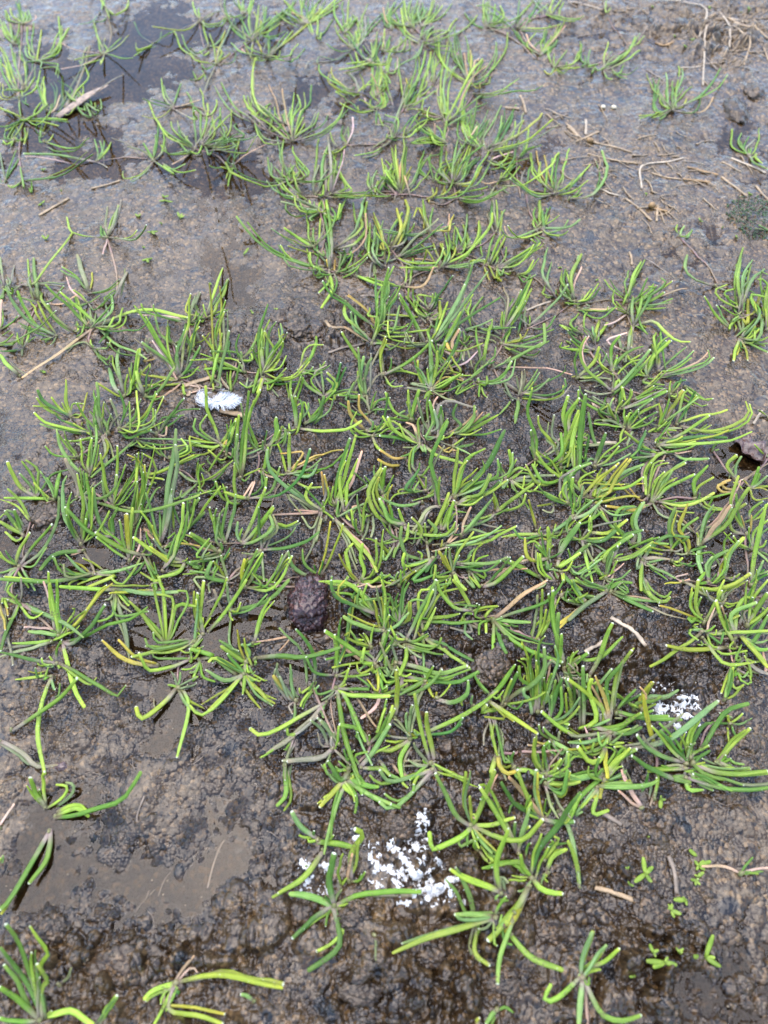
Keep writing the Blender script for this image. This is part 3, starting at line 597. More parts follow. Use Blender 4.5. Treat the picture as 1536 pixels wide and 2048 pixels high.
390 680;400 450 430 200 460 0 W;450 200 540 0 W;350 520 365 340 W;450 640 540 600;420 700 460 660
500 450;440 350 390 100 ;480 420 490 350 ;520 430 450 260
600 440;575 420 590 310;700 400 740 330;450 490 360 510;650 390 690 310;660 350 660 210 Wf;500 510 440 520 p
560 620;580 560 600 440 W;600 640 600 600;540 640 545 620;580 700 580 670;560 740 590 720
820 300;810 180 780 40 W;850 230 870 90;770 310 760 260;1050 310 1200 300 1315 230 W;720 370 640 400 p
890 260;980 200 1030 50 W;1000 150 990 70;1040 190 1090 100 1110 40;940 200 1120 0 ;850 80 800 80
760 640;760 450 765 330 W;690 650 600 580 ;800 610 830 540 y;920 660 980 570 W;870 480 700 490 o;1050 480 1180 460 o;1050 600 1180 490 
800 710;900 740 1010 745;
450 840;680 780 850 660 920 430 bW;620 780 690 590 W;380 820 265 785 W;310 850 290 860 p;500 690 410 820 d;560 800 590 670
380 870;340 750 340 560 W;300 860 250 720
400 1180;500 950 580 740 W;460 1130 640 890 W;480 1170 640 1060 600 940 W;420 1200 410 1210 p;360 1110 365 1010 W
270 1180;330 950 350 800 W;240 1100 290 860 W;200 1110 180 960 ;190 1000 205 910;210 1100 210 980;160 960 155 900
550 1240;740 1210 900 1160 1000 1085 W;530 1050 530 900 ;560 1400 570 1470 p;480 1260 400 1250 p;500 1280 440 1330;640 1030 750 1040 830 1005 W
620 960;1000 940 800 920 d
230 1250;100 1160 0 1100 W;180 1210 120 1150;150 1300 0 1320 W;250 1310 310 1210 b;170 1390 0 1390 ;250 1220 235 1170;50 1280 150 1140;60 1200 0 1180 o;100 1290 150 1240
290 1470;220 1420 110 1380 p;350 1430 420 1380 p;260 1350 240 1270 p;130 1430 165 1320 W;40 1440 90 1536 p
0 1060;20 940 40 820 ;90 930 230 740 W;80 980 110 940;-10 830 80 790 
120 790;100 780 60 740;200 800 260 790;190 740 190 680
430 1520;400 1420 420 1300 yW;480 1430 560 1250 W;380 1520 520 1220;600 1536 700 1450 790 1270 W;440 1460 640 1536;550 1500 480 1410
600 1490;700 1350 760 1290;650 1410 750 1240 pf;680 1530 750 1460
970 1450;850 1400 780 1340 750 1230 W;1010 1370 1020 1310 b;1040 1250 1080 1010 y;1100 1490 1270 1500 W
1010 930;890 820 940 710 W;750 740 610 610 590 450 W;900 840 750 720;1030 900 1020 850;1060 830 1060 750;1070 960 1100 990;750 800 860 950 p;940 1060 860 970 p;940 1200 870 1330 p;970 1170 1010 990 p
1110 880;1120 720 1225 370 W;1200 620 1270 340 W;1210 720 1290 520 W;1070 790 1030 650 o;1080 850 1100 740;1240 720 1320 470 pd;1290 770 1360 730 
1190 940;1160 800 1160 640 1195 545 W;1230 850 1270 800 p;1130 970 1140 850;1210 980 1230 1000 W
1110 1000;1270 1140 1360 1250 1440 1390 W;1190 1140 1280 1380 p;1300 890 1420 840;1340 1200 1430 1400 d
1310 1090;1260 1040 1240 920;1310 970 1290 880 1285 800;1330 1030 1360 950
1400 960;1320 970 1290 910;1290 900 1250 960;1410 1060 1390 1130 p;1350 890 1380 820
1536 1050;1420 950 1370 790 1470 600 W;1480 900 1430 770 1450 670 yW;1536 990 1450 830
1480 800;1400 730 1340 660;1420 650 1415 580;1460 650 1465 560;1480 730 1500 590;1520 760 1536 720;1500 830 1536 850
1300 1480;1240 1420 1200 1250 1250 1180 W;1340 1390 1310 1290 1325 1180 W;1200 1370 1145 1260 y;1340 1500 1310 1440;1270 1530 1265 1490;1410 1400 1435 1140;1380 1480 1450 1430;1100 1520 1090 1430 ;1160 1536 1220 1435 y;1440 1460 1536 1420;1400 1530 1480 1500 o
1536 1270;1420 1160 1350 1140 ;1490 1200 1470 1150 y;1500 1230 1536 1230
1380 180;1370 130 1350 20 p;1320 60 1140 40;1450 80 1536 60;1420 150 1536 150 ;1300 190 1150 100;1410 60 1430 10
1360 320;1300 260 1230 180 1215 80 oW;1250 310 1240 250 1280 165;1400 300 1405 240;1410 270 1380 220 p;1440 310 1536 260
1400 360;1290 360 1230 310;1310 330 1250 280 W;1470 330 1536 290;1460 350 1536 360 W;1440 440 1536 510 W;1490 220 1520 20 
T 760 780
240 230;100 150 45 10 W;150 190 190 160 W;220 100 215 0;260 130 300 0 W;230 150 230 90;30 210 0 210
300 420;150 370 0 350 W;110 310 60 210 W;200 370 150 260;260 280 200 250 d;260 440 180 440 p;300 330 290 250 310 210;80 300 0 340 ;100 240 0 300 
380 340;350 250 340 240 p;410 230 380 80 Wf;440 280 415 150 pW;330 230 290 60 p;460 180 470 120 ;360 110 390 0 
440 370;350 370 410 240;360 360 335 350 ;460 330 520 240;480 280 520 220;480 380 490 350
540 340;620 270 560 200 590 110 W;650 310 720 220 725 120 W;680 340 780 295 ;700 260 790 170 o;740 240 840 185 W
560 440;640 430 720 410 Wf;500 410 440 390 p;600 400 640 370;480 470 520 470 o;650 470 700 500;520 480 440 420 o
310 430;270 470 250 500;440 500 650 570 W;230 490 160 510;350 480 340 420 W
430 420;470 100 720 130 pW
200 530;100 520 0 460 oW
280 650;250 580 260 460 290 420;300 600 305 560;330 650 390 560;340 670 360 670
350 780;310 700 280 650;350 740 355 670;200 760 300 610 bW;430 750 420 800 250 850;400 740 450 690;260 780 300 700 ;130 800 80 850 
20 800;20 720 40 590 W;60 740 105 655;50 810 80 770;0 640 10 550
320 870;200 890 90 870 0 820 W
460 900;430 700 390 530 520 240 W;450 800 460 660;440 890 370 910 240 1100 pW
560 820;570 680 600 450 W;590 760 650 560 730 480 W;500 880 520 800;640 700 750 600 y;660 540 810 450 W
580 830;680 740 900 660 905 530 W;800 600 870 500 960 310 Wf;780 740 840 640 ;620 790 630 770;790 640 785 540;840 700 890 665
590 880;670 820 770 800 850 650 W;700 880 790 820;820 800 980 690 W;580 930 670 940;650 860 760 800
470 1080;520 930 545 900;470 970 530 870;500 1050 570 850 W;550 1000 560 950
620 1120;760 960 865 830 W;650 1000 700 900 d;560 1100 580 1010;520 1170 600 1060 d;700 1070 840 1110 p
900 940;900 880 870 785 yW;1030 830 1180 720 W;1000 920 1090 880 1120 800 ;950 900 1010 830;800 1010 640 1050
960 680;920 600 930 560 W;990 640 1050 530;1010 590 990 460 W;1060 600 1140 620 W;940 760 990 690;980 750 970 720
1000 690;1200 660 1340 655 pW;1090 750 1110 660;1080 820 1150 910;1020 760 1060 780;1150 780 1250 700
1190 540;1170 400 1160 310 W;1190 350 1130 150 1160 0 W;1190 600 1210 570;1280 570 1390 490 1390 330 W;1340 450 1280 380 1290 240 p
1060 80;1050 170 1030 255 W;1000 50 950 0 p
1400 690;1280 590 1200 480 Wt;1330 560 1200 460;1260 710 1170 570 W;1390 670 1395 630;1490 790 1536 840
1380 610;1410 470 1536 150 Wf;1440 490 1490 440;1340 420 1230 300 1220 200 W;1430 330 1430 200 1530 65 W;1480 560 1500 460;1520 600 1536 300 W;1470 370 1500 480
1440 880;1420 700 1440 640 1536 580 W;1400 760 1440 700;1470 760 1480 670 W;1500 900 1530 820;1380 830 1390 780;1300 830 1210 730;1250 790 1160 770;1370 850 1260 800 W
1340 870;1280 880 1210 890 y;1320 940 1250 920 p
1480 980;1480 940 1490 870;1350 1070 1330 1090;1440 1010 1340 1080 W
1200 1080;1170 950 1140 840 y
190 1040;100 990 0 880 W;170 990 140 910 W;70 1000 0 840 W;230 1090 500 1110 580 1010 W;380 1050 250 1060 p
160 1150;90 1110 70 1040;200 1150 220 1020 W;270 1140 330 1130;100 1290 120 1210;30 1180 20 1150
320 1310;200 1260 160 1150 165 1050 W;320 1260 290 1240
80 1265;40 1210 10 1160 y;150 1200 200 1150
360 1180;310 1120 310 1070;350 1110 345 1020;430 1080 370 1000 W;380 1320 360 1220 p
380 1110;450 990 530 790 W;440 1140 570 1060 
480 1200;800 1170 900 1120 1050 1045 W;700 1170 800 1130 930 1040;470 1210 480 1150 y;920 1080 960 1070;540 1200 400 1240 p
560 1410;500 1310 450 1240 yWt;540 1380 500 1270 y;570 1350 610 1270;530 1260 550 1210 p;600 1250 720 1090 ;600 1480 660 1536 W
570 1330;700 1340 750 1340;850 1330 980 1280 W;800 1390 930 1310 ;660 1310 700 1270;580 1290 600 1200
690 1400;730 1240 800 1170;750 1300 830 1270;770 1470 710 1410;880 1380 1130 1370 d;690 1460 680 1410 p;770 1520 690 1430
780 1510;900 1470 1100 1280 W;1050 1330 1180 1300 d
410 1300;430 1270 430 1230;350 1400 430 1290 b;100 1490 50 1500 p;250 1470 450 1400 W;400 1430 550 1390;190 1350 190 1250 W;230 1340 210 1270
140 1500;100 1440 0 1420;230 1420 275 1390 y;120 1440 140 1400;50 1480 0 1440;160 1490 160 1380
540 1440;520 1500 440 1536;420 1470 420 1400;400 1500 360 1536
1220 1440;1100 1370 940 1310 W;1270 1490 1180 1536 p
1280 1460;1220 1380 1210 1250;1340 1460 1300 1400 p
1280 1300;1260 1260 1190 1190 W;1140 1290 1110 1130 yW;1280 1250 1330 1190;1300 1180 1290 1050 Wf;1250 1180 1240 1090;1200 1160 1110 1190;1290 1390 1270 1310 W;1330 1280 1400 1240
1240 1120;1060 1110 940 1130 W;1220 1090 1235 1050;1090 1140 1030 1070;1400 1090 1536 1070 p;1370 1140 1360 1120;1320 1120 1350 1030
1370 1300;1420 1180 1536 1020 Wf;1400 1150 1536 1150;1370 1360 1536 1250 W
1380 1400;1430 1450 1536 1536 W;1410 1480 1410 1410 ;1440 1380 1480 1310 ;1350 1380 1290 1380 
T 1136 780
60 710;90 400 130 30 Wf;30 400 100 180 Wf;20 450 -10 560 ;130 650 200 630
0 330;10 200 85 60 W;60 400 135 330;40 380 40 350;90 160 0 60 p;120 530 140 490;20 370 50 520 
220 440;190 350 155 170 W;100 420 -20 480;160 430 360 410 p
360 220;200 140 90 70 80 0 W;310 170 340 70;340 200 300 100;240 160 280 120;200 240 280 270;380 130 420 80;180 50 300 110 p;290 140 390 170 p
430 290;340 240 265 235 pW;430 200 430 120;410 340 400 400;310 270 200 260;440 250 450 200 
390 155;560 100 760 10 W;480 60 490 0;400 60 410 0;410 90 420 -20
460 300;540 190 690 110 ;560 170 640 130;500 200 480 150;500 280 600 210;590 270 680 210 ;570 120 620 100;470 230 540 150 ;520 170 650 70 
690 290;720 200 700 100 yW;740 180 780 70;680 310 760 240 ;620 320 690 280;640 250 660 200 p;750 270 830 190
730 250;790 150 885 0 Wy;800 200 1000 60;770 100 780 0 p;830 90 840 0 p;650 60 660 20 p
830 270;950 210 1100 180 1225 150 W;900 160 990 40;950 60 980 10 b;900 10 1020 70 1110 65 W
800 385;900 320 1085 195 W;760 310 830 310;690 370 670 400 y
690 430;780 390 1000 360 1220 365 bW;880 420 980 390 ;770 440 900 430;1150 400 1280 380 1415 320 W;750 470 880 460 980 420;690 390 790 250 
870 290;1050 310 1250 280 1380 190 1360 80 W;970 330 1100 270
690 500;560 420 440 320 W;600 510 490 545 p;540 470 600 330 bW;480 520 590 410
800 490;900 530 1080 525 W;700 490 600 620 600 800 W
610 820;600 650 640 560;560 850 470 750 o;650 580 740 540
640 870;660 720 740 630 ;740 660 905 560 W;740 730 820 690 ;780 740 975 650 W;700 830 730 820;520 920 290 890 oW;480 940 300 920 ;700 950 840 1010 1000 1110 p;650 770 700 660
700 860;860 890 1000 860 1120 790 W;900 870 1260 790 W;800 920 970 945;820 850 830 840
970 840;970 700 1075 580 W;1000 840 1015 790;1070 910 1240 920
200 590;300 540 390 430;230 500 290 330 Wf;330 560 480 490;130 560 0 690 ;280 490 450 360
210 690;240 640 260 600;200 820 230 640 yW;100 600 180 560
150 830;20 700 40 620 180 560 W;300 760 450 750 580 670 W;250 690 390 560 yW;300 800 370 680 480 530 Wy;230 810 310 780 ;130 860 240 830;420 640 580 570 W;90 810 200 850 260 760;100 690 300 710 470 720 y;490 730 590 720 y
40 950;20 800 0 660;90 900 90 810;50 930 20 880;50 850 40 750
30 1000;150 950 260 850 W;170 930 300 790;100 920 190 850
10 1120;80 1020 160 960 ;100 1150 175 1080;-10 1050 20 960
240 910;350 960 480 950;300 1010 390 1110 ;170 1010 160 1080 
100 1150;250 1160 370 1080 W;300 1130 410 1130;50 1150 0 1150;170 1060 410 1000 p;180 1200 190 1270 p;150 1330 190 1480 W;170 1090 170 970
380 1100;360 1000 400 910 510 890 W;380 1060 350 1000
490 1190;430 1130 350 1030 W;520 1110 495 1000 570 870 W;600 1160 700 1130;560 1230 720 1260 y;470 1190 470 1170
340 1310;530 1250 650 1160 W;420 1130 575 1075 W;380 1270 420 1260;280 1240 200 1310;340 1220 500 1110 W
280 1450;330 1250 380 1200 W;200 1350 260 1290 W;240 1450 300 1420 y;340 1490 490 1480;400 1450 480 1380;370 1380 430 1330 d;300 1400 350 1240
0 1340;80 1250 170 1180 W;80 1410 250 1300;20 1290 0 1220;60 1360 150 1330
320 1530;150 1500 60 1440;30 1460 110 1536 W;380 1500 450 1536 ;100 1430 240 1350
570 1310;640 1210 760 1120 930 1130 W;650 1290 780 1300 pW;540 1270 510 1260 p;620 1320 730 1300;560 1400 560 1540 W;530 1380 540 1290 p;680 1370 830 1440 W;600 1350 680 1330 p;570 1430 600 1536
790 1240;780 1050 820 900 Wt;800 1210 860 1140;820 1190 930 1130;700 1220 590 1200 y;830 1240 880 1220 p
910 1260;930 1170 850 1060 920 870 yW;880 1080 1000 980 ;960 1230 1060 1200 W;900 1200 890 1170;980 1260 950 1240
800 1320;840 1320 880 1290 W;840 1350 890 1330;920 1340 950 1320
990 1110;900 1010 840 960 o;1050 1060 1120 1050 p;1000 1200 1000 1100 p
1010 1200;1100 1080 1250 880 oWf;1140 1060 1260 900 W;1030 1070 1060 970 1120 880 W;1200 1030 1280 910 1390 750 W;1000 1310 1030 1410 W;1000 1130 990 1100 
1360 1110;1280 960 1250 850 1310 660 W;1320 1000 1290 800 W;1270 1080 1250 960 1370 870 yW;1400 1080 1410 960 oW;1400 1170 1390 1210
1410 1220;1390 1130 1390 1050;1310 1180 1270 1120;1500 1280 1536 1320 W;1430 1090 1536 1000;1500 1200 1520 1150
1270 790;1180 780 1150 740 1210 710 oW
1280 690;1220 580 1300 510 W;1290 590 1330 510
1390 760;1430 700 1465 590 W;1460 720 1530 660 W;1360 700 1340 690 y;1480 750 1530 770 y;1430 840 1536 830 y
1536 520;1480 470 1435 420 W
1536 220;1490 170 1460 150 y
1110 470;1120 430 1140 420;1140 460 1160 455
1390 1010;1400 930 1500 850;1480 970 1536 870 
1400 1500;1430 1280 1520 880 Wf;1460 1400 1500 1310 ;1440 1430 1536 1390;1410 1470 1440 1440;1480 1440 1536 1410 b
1070 1480;1080 1360 1120 1290 1230 1230 W;1060 1350 1110 1280;1120 1480 1200 1380 1210 1280;1000 1480 1050 1400 W;1140 1480 1200 1430
1200 1450;1230 1270 1350 1135 W;1240 1280 1310 1160;1200 1180 1250 1100;1120 1260 990 1260 ;1280 1440 1320 1410;1260 1460 1280 1430 p
880 1480;1030 1536 1250 1500 1400 1410 yW;820 1440 920 1410 d;850 1470 930 1460 d;770 1480 740 1490 y
T 0 1160
150 180;280 250 330 250;460 310 645 440 Wt;220 280 270 290 330 250;90 160 60 150 p;70 340 0 540 W;110 280 65 300;30 140 60 210 Wt;60 80 100 20;230 220 240 210;170 100 160 -20 p
460 430;320 400 220 395 W;560 310 660 230 ;600 320 760 110 870 20 yW;500 410 530 400;570 240 560 220;440 380 430 370;400 150 380 20 W;440 200 440 0 W;560 400 610 350
410 470;280 480 95 485 W;220 530 80 560 0 590 pW;440 440 430 440;500 420 540 400
480 480;570 830 650 970 W;530 500 660 400 810 190 W;470 490 470 460;700 390 900 320 1135 210 W
440 640;430 560 470 460;540 680 740 800 900 890 975 810 W;200 600 0 550 W;340 650 320 600;380 670 340 640;460 680 450 660
400 740;330 900 290 1150 345 1490 W;350 740 370 670;340 770 350 750;240 750 120 765;420 850 425 840
100 1150;330 1000 480 890 590 755 W
0 1240;190 1340 300 1430 440 1420 pW
880 80;850 140 810 150 p;870 260 740 320 720 310;1000 80 1180 100 1370 90 W;940 190 1010 250 p;890 270 1140 240;600 60 460 50 W;960 370 990 580 pW;990 200 990 190
1280 500;1130 310 1000 160 W;1350 210 1500 195 W;1330 150 1190 110 ;1450 130 1360 80;1250 50 1160 0 W;1180 60 1160 40
1500 480;1300 520 1010 590 W;1350 540 1150 560;1510 330 1520 150;1450 560 1390 540;1500 560 1536 520;1400 500 1120 510;1180 530 1115 450;1510 400 1536 420
1460 610;1280 670 1140 690 1065 555 W;1500 600 1536 540;1470 630 1470 590;1210 600 1170 560
1210 660;960 610 780 460 oW;1100 640 1000 640 d
1370 830;1380 770 1385 710;1330 810 1290 805;1420 870 1450 1000 1360 1360 W;1240 960 1090 1060 1045 975 yW;1430 950 1536 1030;1430 820 1440 800 p;1460 770 1510 740 p;1340 740 1310 700 p
0 180;30 300 45 380 o;80 530 105 650 p
T 380 1160
100 420;80 250 110 0 W;60 360 50 150 ;110 360 160 290;60 200 60 100 W;100 370 100 290;50 440 0 490 p;30 520 100 450
140 400;300 210 430 0 W
310 240;360 240 390 170;310 280 330 310;300 160 280 20 p;300 110 130 170 p;300 420 310 510 370 540 ;520 180 650 110 760 0 W
490 490;550 260 620 140 W;520 490 540 480;450 500 380 500 ;760 440 680 540 d
430 640;460 560 400 490 W;400 620 240 510 W;380 500 365 380 y;380 660 370 650;420 760 405 880 W;450 720 460 700
420 730;210 600 140 630 W;280 770 120 690 W;470 770 520 760 W;540 780 550 760;300 650 210 590;540 860 650 950 yW;540 900 640 960;260 890 140 1000 yW;160 1000 60 1030 0 960
80 620;100 740 190 780;40 700 0 710;20 770 60 740;180 580 0 530 W
500 610;700 580 900 590 1145 520 W;500 640 510 630
940 820;960 640 940 530 810 380 W;910 860 950 780 ;960 840 990 810;850 870 840 830 ;870 920 850 970 
810 930;720 830 640 735 oW;780 800 770 650;760 910 690 740 p;680 740 670 640 p;760 970 790 1030 p;800 1060 730 1150
1120 740;960 710 890 590 ;1130 620 1110 420;1250 740 1380 720;1200 700 1230 650;1150 400 1160 290
1120 830;1180 790 1220 680;1080 880 1010 920 p;990 880 960 830;1200 900 1300 1130 1350 1230 W;1150 990 1200 1250 1300 1520 W;1160 820 1200 800;1240 880 1536 890 W;1380 830 1280 740
1050 940;850 1140 590 1330 pWf;740 1110 560 1190 460 1140 W;1010 990 1000 1020;1080 900 1120 870 p
790 1220;770 1200 810 1180 Wt;680 1280 540 1360;730 1310 720 1300;740 1380 730 1536 p;900 1120 980 1040 p
1100 1290;1000 1360 750 1390 pW;1150 1340 1230 1420 p;1060 1380 1030 1430 p;1110 1300 1120 1280;1010 1270 980 1170 p;1060 1140 980 1060 p;1130 1250 1140 1120
1150 1260;1100 1200 1000 1080 p
1220 1450;1140 1470 1070 1420;1180 1430 1140 1390;1200 1360 1180 1300;1160 1536 1060 1390 W;1210 1400 1220 1370
1310 1440;1400 1320 1536 1110 W;1380 1350 1536 1270;1480 1450 1536 1500 W;1260 1350 1370 1320
1380 1260;1280 1210 1290 1170;1380 1210 1375 1190;1300 1150 1150 1110 W;1460 1170 1536 1010 W;1450 1190 1536 1200
1390 520;1390 440 1415 340;1320 500 1230 390;1200 440 1220 400;1260 460 1330 460;1270 490 1330 490;1350 430 1330 410
1440 270;1250 190 1120 130 1080 0 W;1140 110 1190 0 y;1270 80 1200 460 1130 660 W;1240 40 990 10 W;1330 150 1360 30 ;1300 170 1480 130 ;1490 330 1480 150 y
1490 390;1320 350 1180 280 Wt;1490 360 1450 270;1500 120 1470 0 ;1510 200 1536 130
1420 650;1230 520 1035 390 Wt;1350 560 1040 610 ;1460 600 1536 500;1480 520 1530 390;1320 630 1340 520 W;1370 640 1290 700
1440 670;1310 720 1280 640;1420 720 1410 680 ;1470 750 1450 670;1500 780 1536 790;1500 670 1500 590;1440 850 1360 760 y;1480 840 1510 820
1470 800;1440 960 1320 1060 dW;1440 770 1430 720 
T 760 1160
40 400;30 100 10 -60 ;30 270 10 130 y;60 380 100 370 ;130 350 220 250 W;20 520 40 380 W;130 490 190 520 p
150 340;150 300 120 220;230 300 235 170 y;80 130 30 100 20 40;100 270 110 210;70 270 60 210;170 100 200 0;240 160 350 160;120 150 140 100
200 460;290 270 430 0 W;260 470 370 410 ;420 510 470 440;90 500 0 620 W;130 450 80 350
190 510;200 600 150 730 W;400 560 490 570 ;280 580 320 600 p
310 330;340 390 430 210 W;420 120 420 0 p;300 100 400 60 ;420 70 550 20;460 320 600 330 780 310 W;380 300 250 290 ;310 350 310 330
700 240;580 210 470 100 440 0 W;640 100 560 0 W;680 170 560 180 y;640 270 690 230;660 250 710 260 W;800 210 900 200 y
540 180;500 90 510 0 y;640 200 720 200 ;740 200 745 180
650 310;650 400 710 455;700 400 540 365 p;620 330 640 270
870 310;770 330 760 420;800 290 880 200 910 200 ;940 290 930 280;1050 320 1155 325 W;970 350 1000 350;870 450 870 570 900 670 W;1000 440 1200 560 1400 630 W;1050 440 1215 490;970 270 1200 200 1340 120 1410 0 W;1100 110 1280 0 dW
320 430;330 540 345 750 ;300 420 290 400 y;350 580 350 550 y;420 520 560 590 680 670 W
120 640;300 670 460 720 670 660 W;180 740 240 720;40 660 40 590;90 690 0 480 p;80 740 40 650
180 740;400 770 560 780 760 705 W;170 850 330 780 410 660 W;60 790 0 720;20 830 50 830;170 770 330 770 
0 880;150 880 330 770;20 850 0 800 
350 780;380 850 410 900 y;290 940 240 1160 p
110 1060;130 900 125 690 yW;20 1180 110 980 W;60 1100 100 960;170 1120 200 1170 p
440 910;500 860 540 800;560 940 670 870 675 770 W;440 900 430 900
710 970;700 930 710 890
840 890;780 810 730 740 750 700;920 820 1040 650 W;900 910 950 850
950 950;1000 830 1060 710 W;1050 860 1150 810 1260 700 1260 510 W;1150 920 1265 860 ;1050 990 1100 930;900 990 780 1010 820 960 W;930 930 920 900
830 930;1000 1040 1210 1180 yW;960 1060 800 1050 y
320 1190;600 1060 780 950 910 850 W;550 1160 640 1060 b;280 1190 260 1160
390 1410;330 1200 290 1020 265 870 W;280 1300 260 1250 p;270 1500 230 1536;330 1420 180 1430 p;450 1430 550 1480;440 1500 420 1480 p;340 1400 330 1380;560 1490 680 1530;420 1440 400 1430;300 1430 220 1380 p
230 1220;230 1070 250 960 p;200 1080 205 1020;150 1090 110 1070 p;140 1210 40 1190 p;280 1210 290 1170;170 1340 150 1430 180 1536 W;100 1300 -20 1310 W
0 1400;70 1490 160 1530 W
870 1070;860 1200 900 1330 y;920 1200 910 1340 p;960 1400 1000 1400
900 1330;910 1400 960 1480 1040 1470 oW;940 1450 970 1536 p;940 1350 990 1390;850 1500 880 1460 W
1030 1450;1010 1370 1030 1320 ;1100 1460 1250 1510 W;1050 1480 1060 1440;1040 1500 1070 1536
1210 1020;1210 700 1190 540;1220 830 1210 650;1170 820 1090 760 1070 660 W;1150 650 1080 600;1110 520 1090 500 y;1150 640 1160 710 y;1220 720 1210 450;1290 640 1380 660 p;1220 540 1270 430
1240 980;1270 840 1260 750;1330 860 1350 770;1300 760 1320 720;1240 920 1250 860;1360 640 1345 510
1210 460;1230 380 1300 310 W;1310 250 1320 50 W;1240 230 1240 70 
1410 680;1360 480 1370 250 W;1330 250 1330 80 W;1460 850 1450 700 W;1480 620 1536 580;1440 640 1440 600;1500 690 1536 740;1350 570 1345 500
1290 1090;1350 880 1400 750 W;1390 1010 1390 820 ;1320 980 1320 890;1440 1030 1536 900;1390 1090 1450 1110 Wt
1460 1030;1470 900 1420 750;1500 1030 1536 1030 p
1536 890;1470 810 1410 750 pW
1390 120;1350 200 1340 240;1420 150 1440 60 ;1440 160 1536 150 W;1460 90 1536 120;1480 60 1460 0
1536 210;1450 290 1380 370 oW
1536 1220;1370 1120 1240 1010 Wt;1500 1240 1450 1240;1380 1150 1380 1180 y
1310 1230;1240 1180 1220 1110;1260 1260 1200 1240 o;1300 1290 1350 1370;1420 1300 1520 1320 W;1350 1270 1330 1210 p;1380 1350 1420 1300
1280 1500;1190 1380 1190 1210 yW;1230 1420 1210 1330;1270 1380 1260 1270;1280 1430 1250 1300 1300 1240 ;1320 1480 1370 1450;1340 1450 1390 1370;1430 1440 1450 1330;1380 1510 1430 1490
T 1136 1160
290 90;180 40 70 0;200 40 310 70 W;140 190 0 310 pW;270 50 280 0 p;320 40 350 0;390 20 490 20 W
130 170;60 60 40 0 W;100 120 205 125 W;60 160 150 100;40 140 0 90;60 170 0 150
330 90;480 140 600 160 700 165 W;450 110 380 50;560 200 650 240 W;600 200 740 260 910 300 p
560 -20;580 60 700 175 Wt;630 110 730 170 780 130 W
1040 330;860 240 700 195 o;980 190 1000 0 W;940 210 960 90;930 290 950 320 980 290 W;1100 230 1180 80;1080 280 1050 300
1020 400;940 380 940 420 1000 460 ;960 350 1000 340;960 380 1035 375;1080 390 1130 350;830 540 630 665 yW
1060 410;1180 410 1290 400 1540 390 W;1080 330 1130 210 d;1140 460 1170 480 1195 400;1130 420 1140 380;1100 500 1150 520
1220 515;900 530 755 500 yW;1250 560 1260 620 d
1030 450;1130 570 1230 650 1440 630 W;1080 500 1040 490
1290 520;1200 350 1130 155 Wt;1240 520 1270 470;1300 510 1320 520
1280 450;1290 260 1350 130 1420 140 W;1230 350 1180 200 o;1210 300 1210 290;1250 270 1440 170 W
1180 180;1100 150 1060 80 p;1230 100 1290 60 p;1200 80 1300 20 p;1230 210 1280 190;1150 110 1200 0 ;970 60 1200 80 1360 0 yW
1370 350;1450 220 1536 100 W;1420 150 1536 0 ;1350 260 1380 230 p;1400 300 1480 280;1440 260 1400 200;1500 260 1536 210;1410 120 1450 0
1310 420;1420 530 1536 670 yWt;1370 440 1420 350 1480 300;1440 410 1536 410 p;1450 480 1536 460;1460 530 1536 530 W;1420 470 1536 270 W
1350 600;1290 610 1330 490;1260 690 1210 900 W;1370 580 1360 550;1440 630 1500 610;1460 690 1536 720 pW
1300 690;1250 740 1280 830 1350 800;1340 750 1390 700;1410 740 1360 580;1280 740 1290 690;1330 770 1400 800 1400 740
1200 920;1270 890 1340 810;1250 800 1260 690
1010 1310;1150 1100 1220 1000 1390 950 W;1050 1290 1085 1275
1240 1110;1170 1100 1105 1090;1330 1100 1415 1060;1270 1160 1300 1210;1230 1070 1230 1040 y
1150 1400;1260 1260 1400 1140 W;1200 1370 1210 1345;1220 1390 1250 1370;1280 1450 1400 1450 W;1120 1410 1030 1370 p
960 1410;1010 1360 1090 1310 W;1100 1470 1290 1490 1536 1470 W;1200 1450 1400 1440 ;1050 1490 1200 1536 W;1040 1530 960 1490 p;980 1420 1050 1400
900 1410;740 1360 600 1280 530 1190 W;800 1300 640 1110 W;830 1240 700 1100 ;780 1220 795 1200;880 1330 890 1300 b;940 1280 980 1250
940 1370;920 1240 1000 1060 1060 1030 W;950 1200 1010 1080;970 1330 1080 1270;920 1310 930 1280
900 1450;760 1450 620 1460 W;860 1420 730 1430 p;900 1470 960 1465;890 1500 895 1536 p;670 1460 600 1440 
840 1536;640 1450 490 1350 W
430 1290;700 1240 900 1120 1155 930 Wf;550 1290 520 1290
310 1120;300 900 300 780 430 610 W;240 950 0 760 yWt;380 720 490 540 W;280 920 210 735 oW
360 1020;370 850 430 610 p;430 930 520 840 ;600 1060 870 1070 Wt;550 1050 770 1045 W;420 1060 360 1060 p
560 1000;560 900 645 785 yW;600 890 550 820 o;620 900 750 900 850 845 W;400 900 270 830 ;580 930 580 890
680 1350;640 1180 600 1000 580 880 yWf
110 1140;120 900 115 660 W;220 1060 160 860 180 760 W;230 1110 320 1070 ;80 1140 200 1100;100 1030 250 1040 p
160 1140;360 1140 500 1060 650 995 W;400 1110 560 1020 W;200 1160 240 1140
0 710;80 620 155 560 W;60 700 0 640 p;30 590 80 540
160 740;230 590 340 330 W;80 720 50 680 ;80 760 0 740 p;140 790 150 720;190 810 210 790
60 630;250 590 420 435 W;10 600 0 590
20 1040;20 900 0 830 W;80 920 140 820
320 1180;180 1240 0 1250 W;300 1250 430 1250 W;260 1280 230 1170 ;370 1180 480 1140 W;460 1180 565 1130 W;60 1200 0 1170 p;320 1260 420 1180
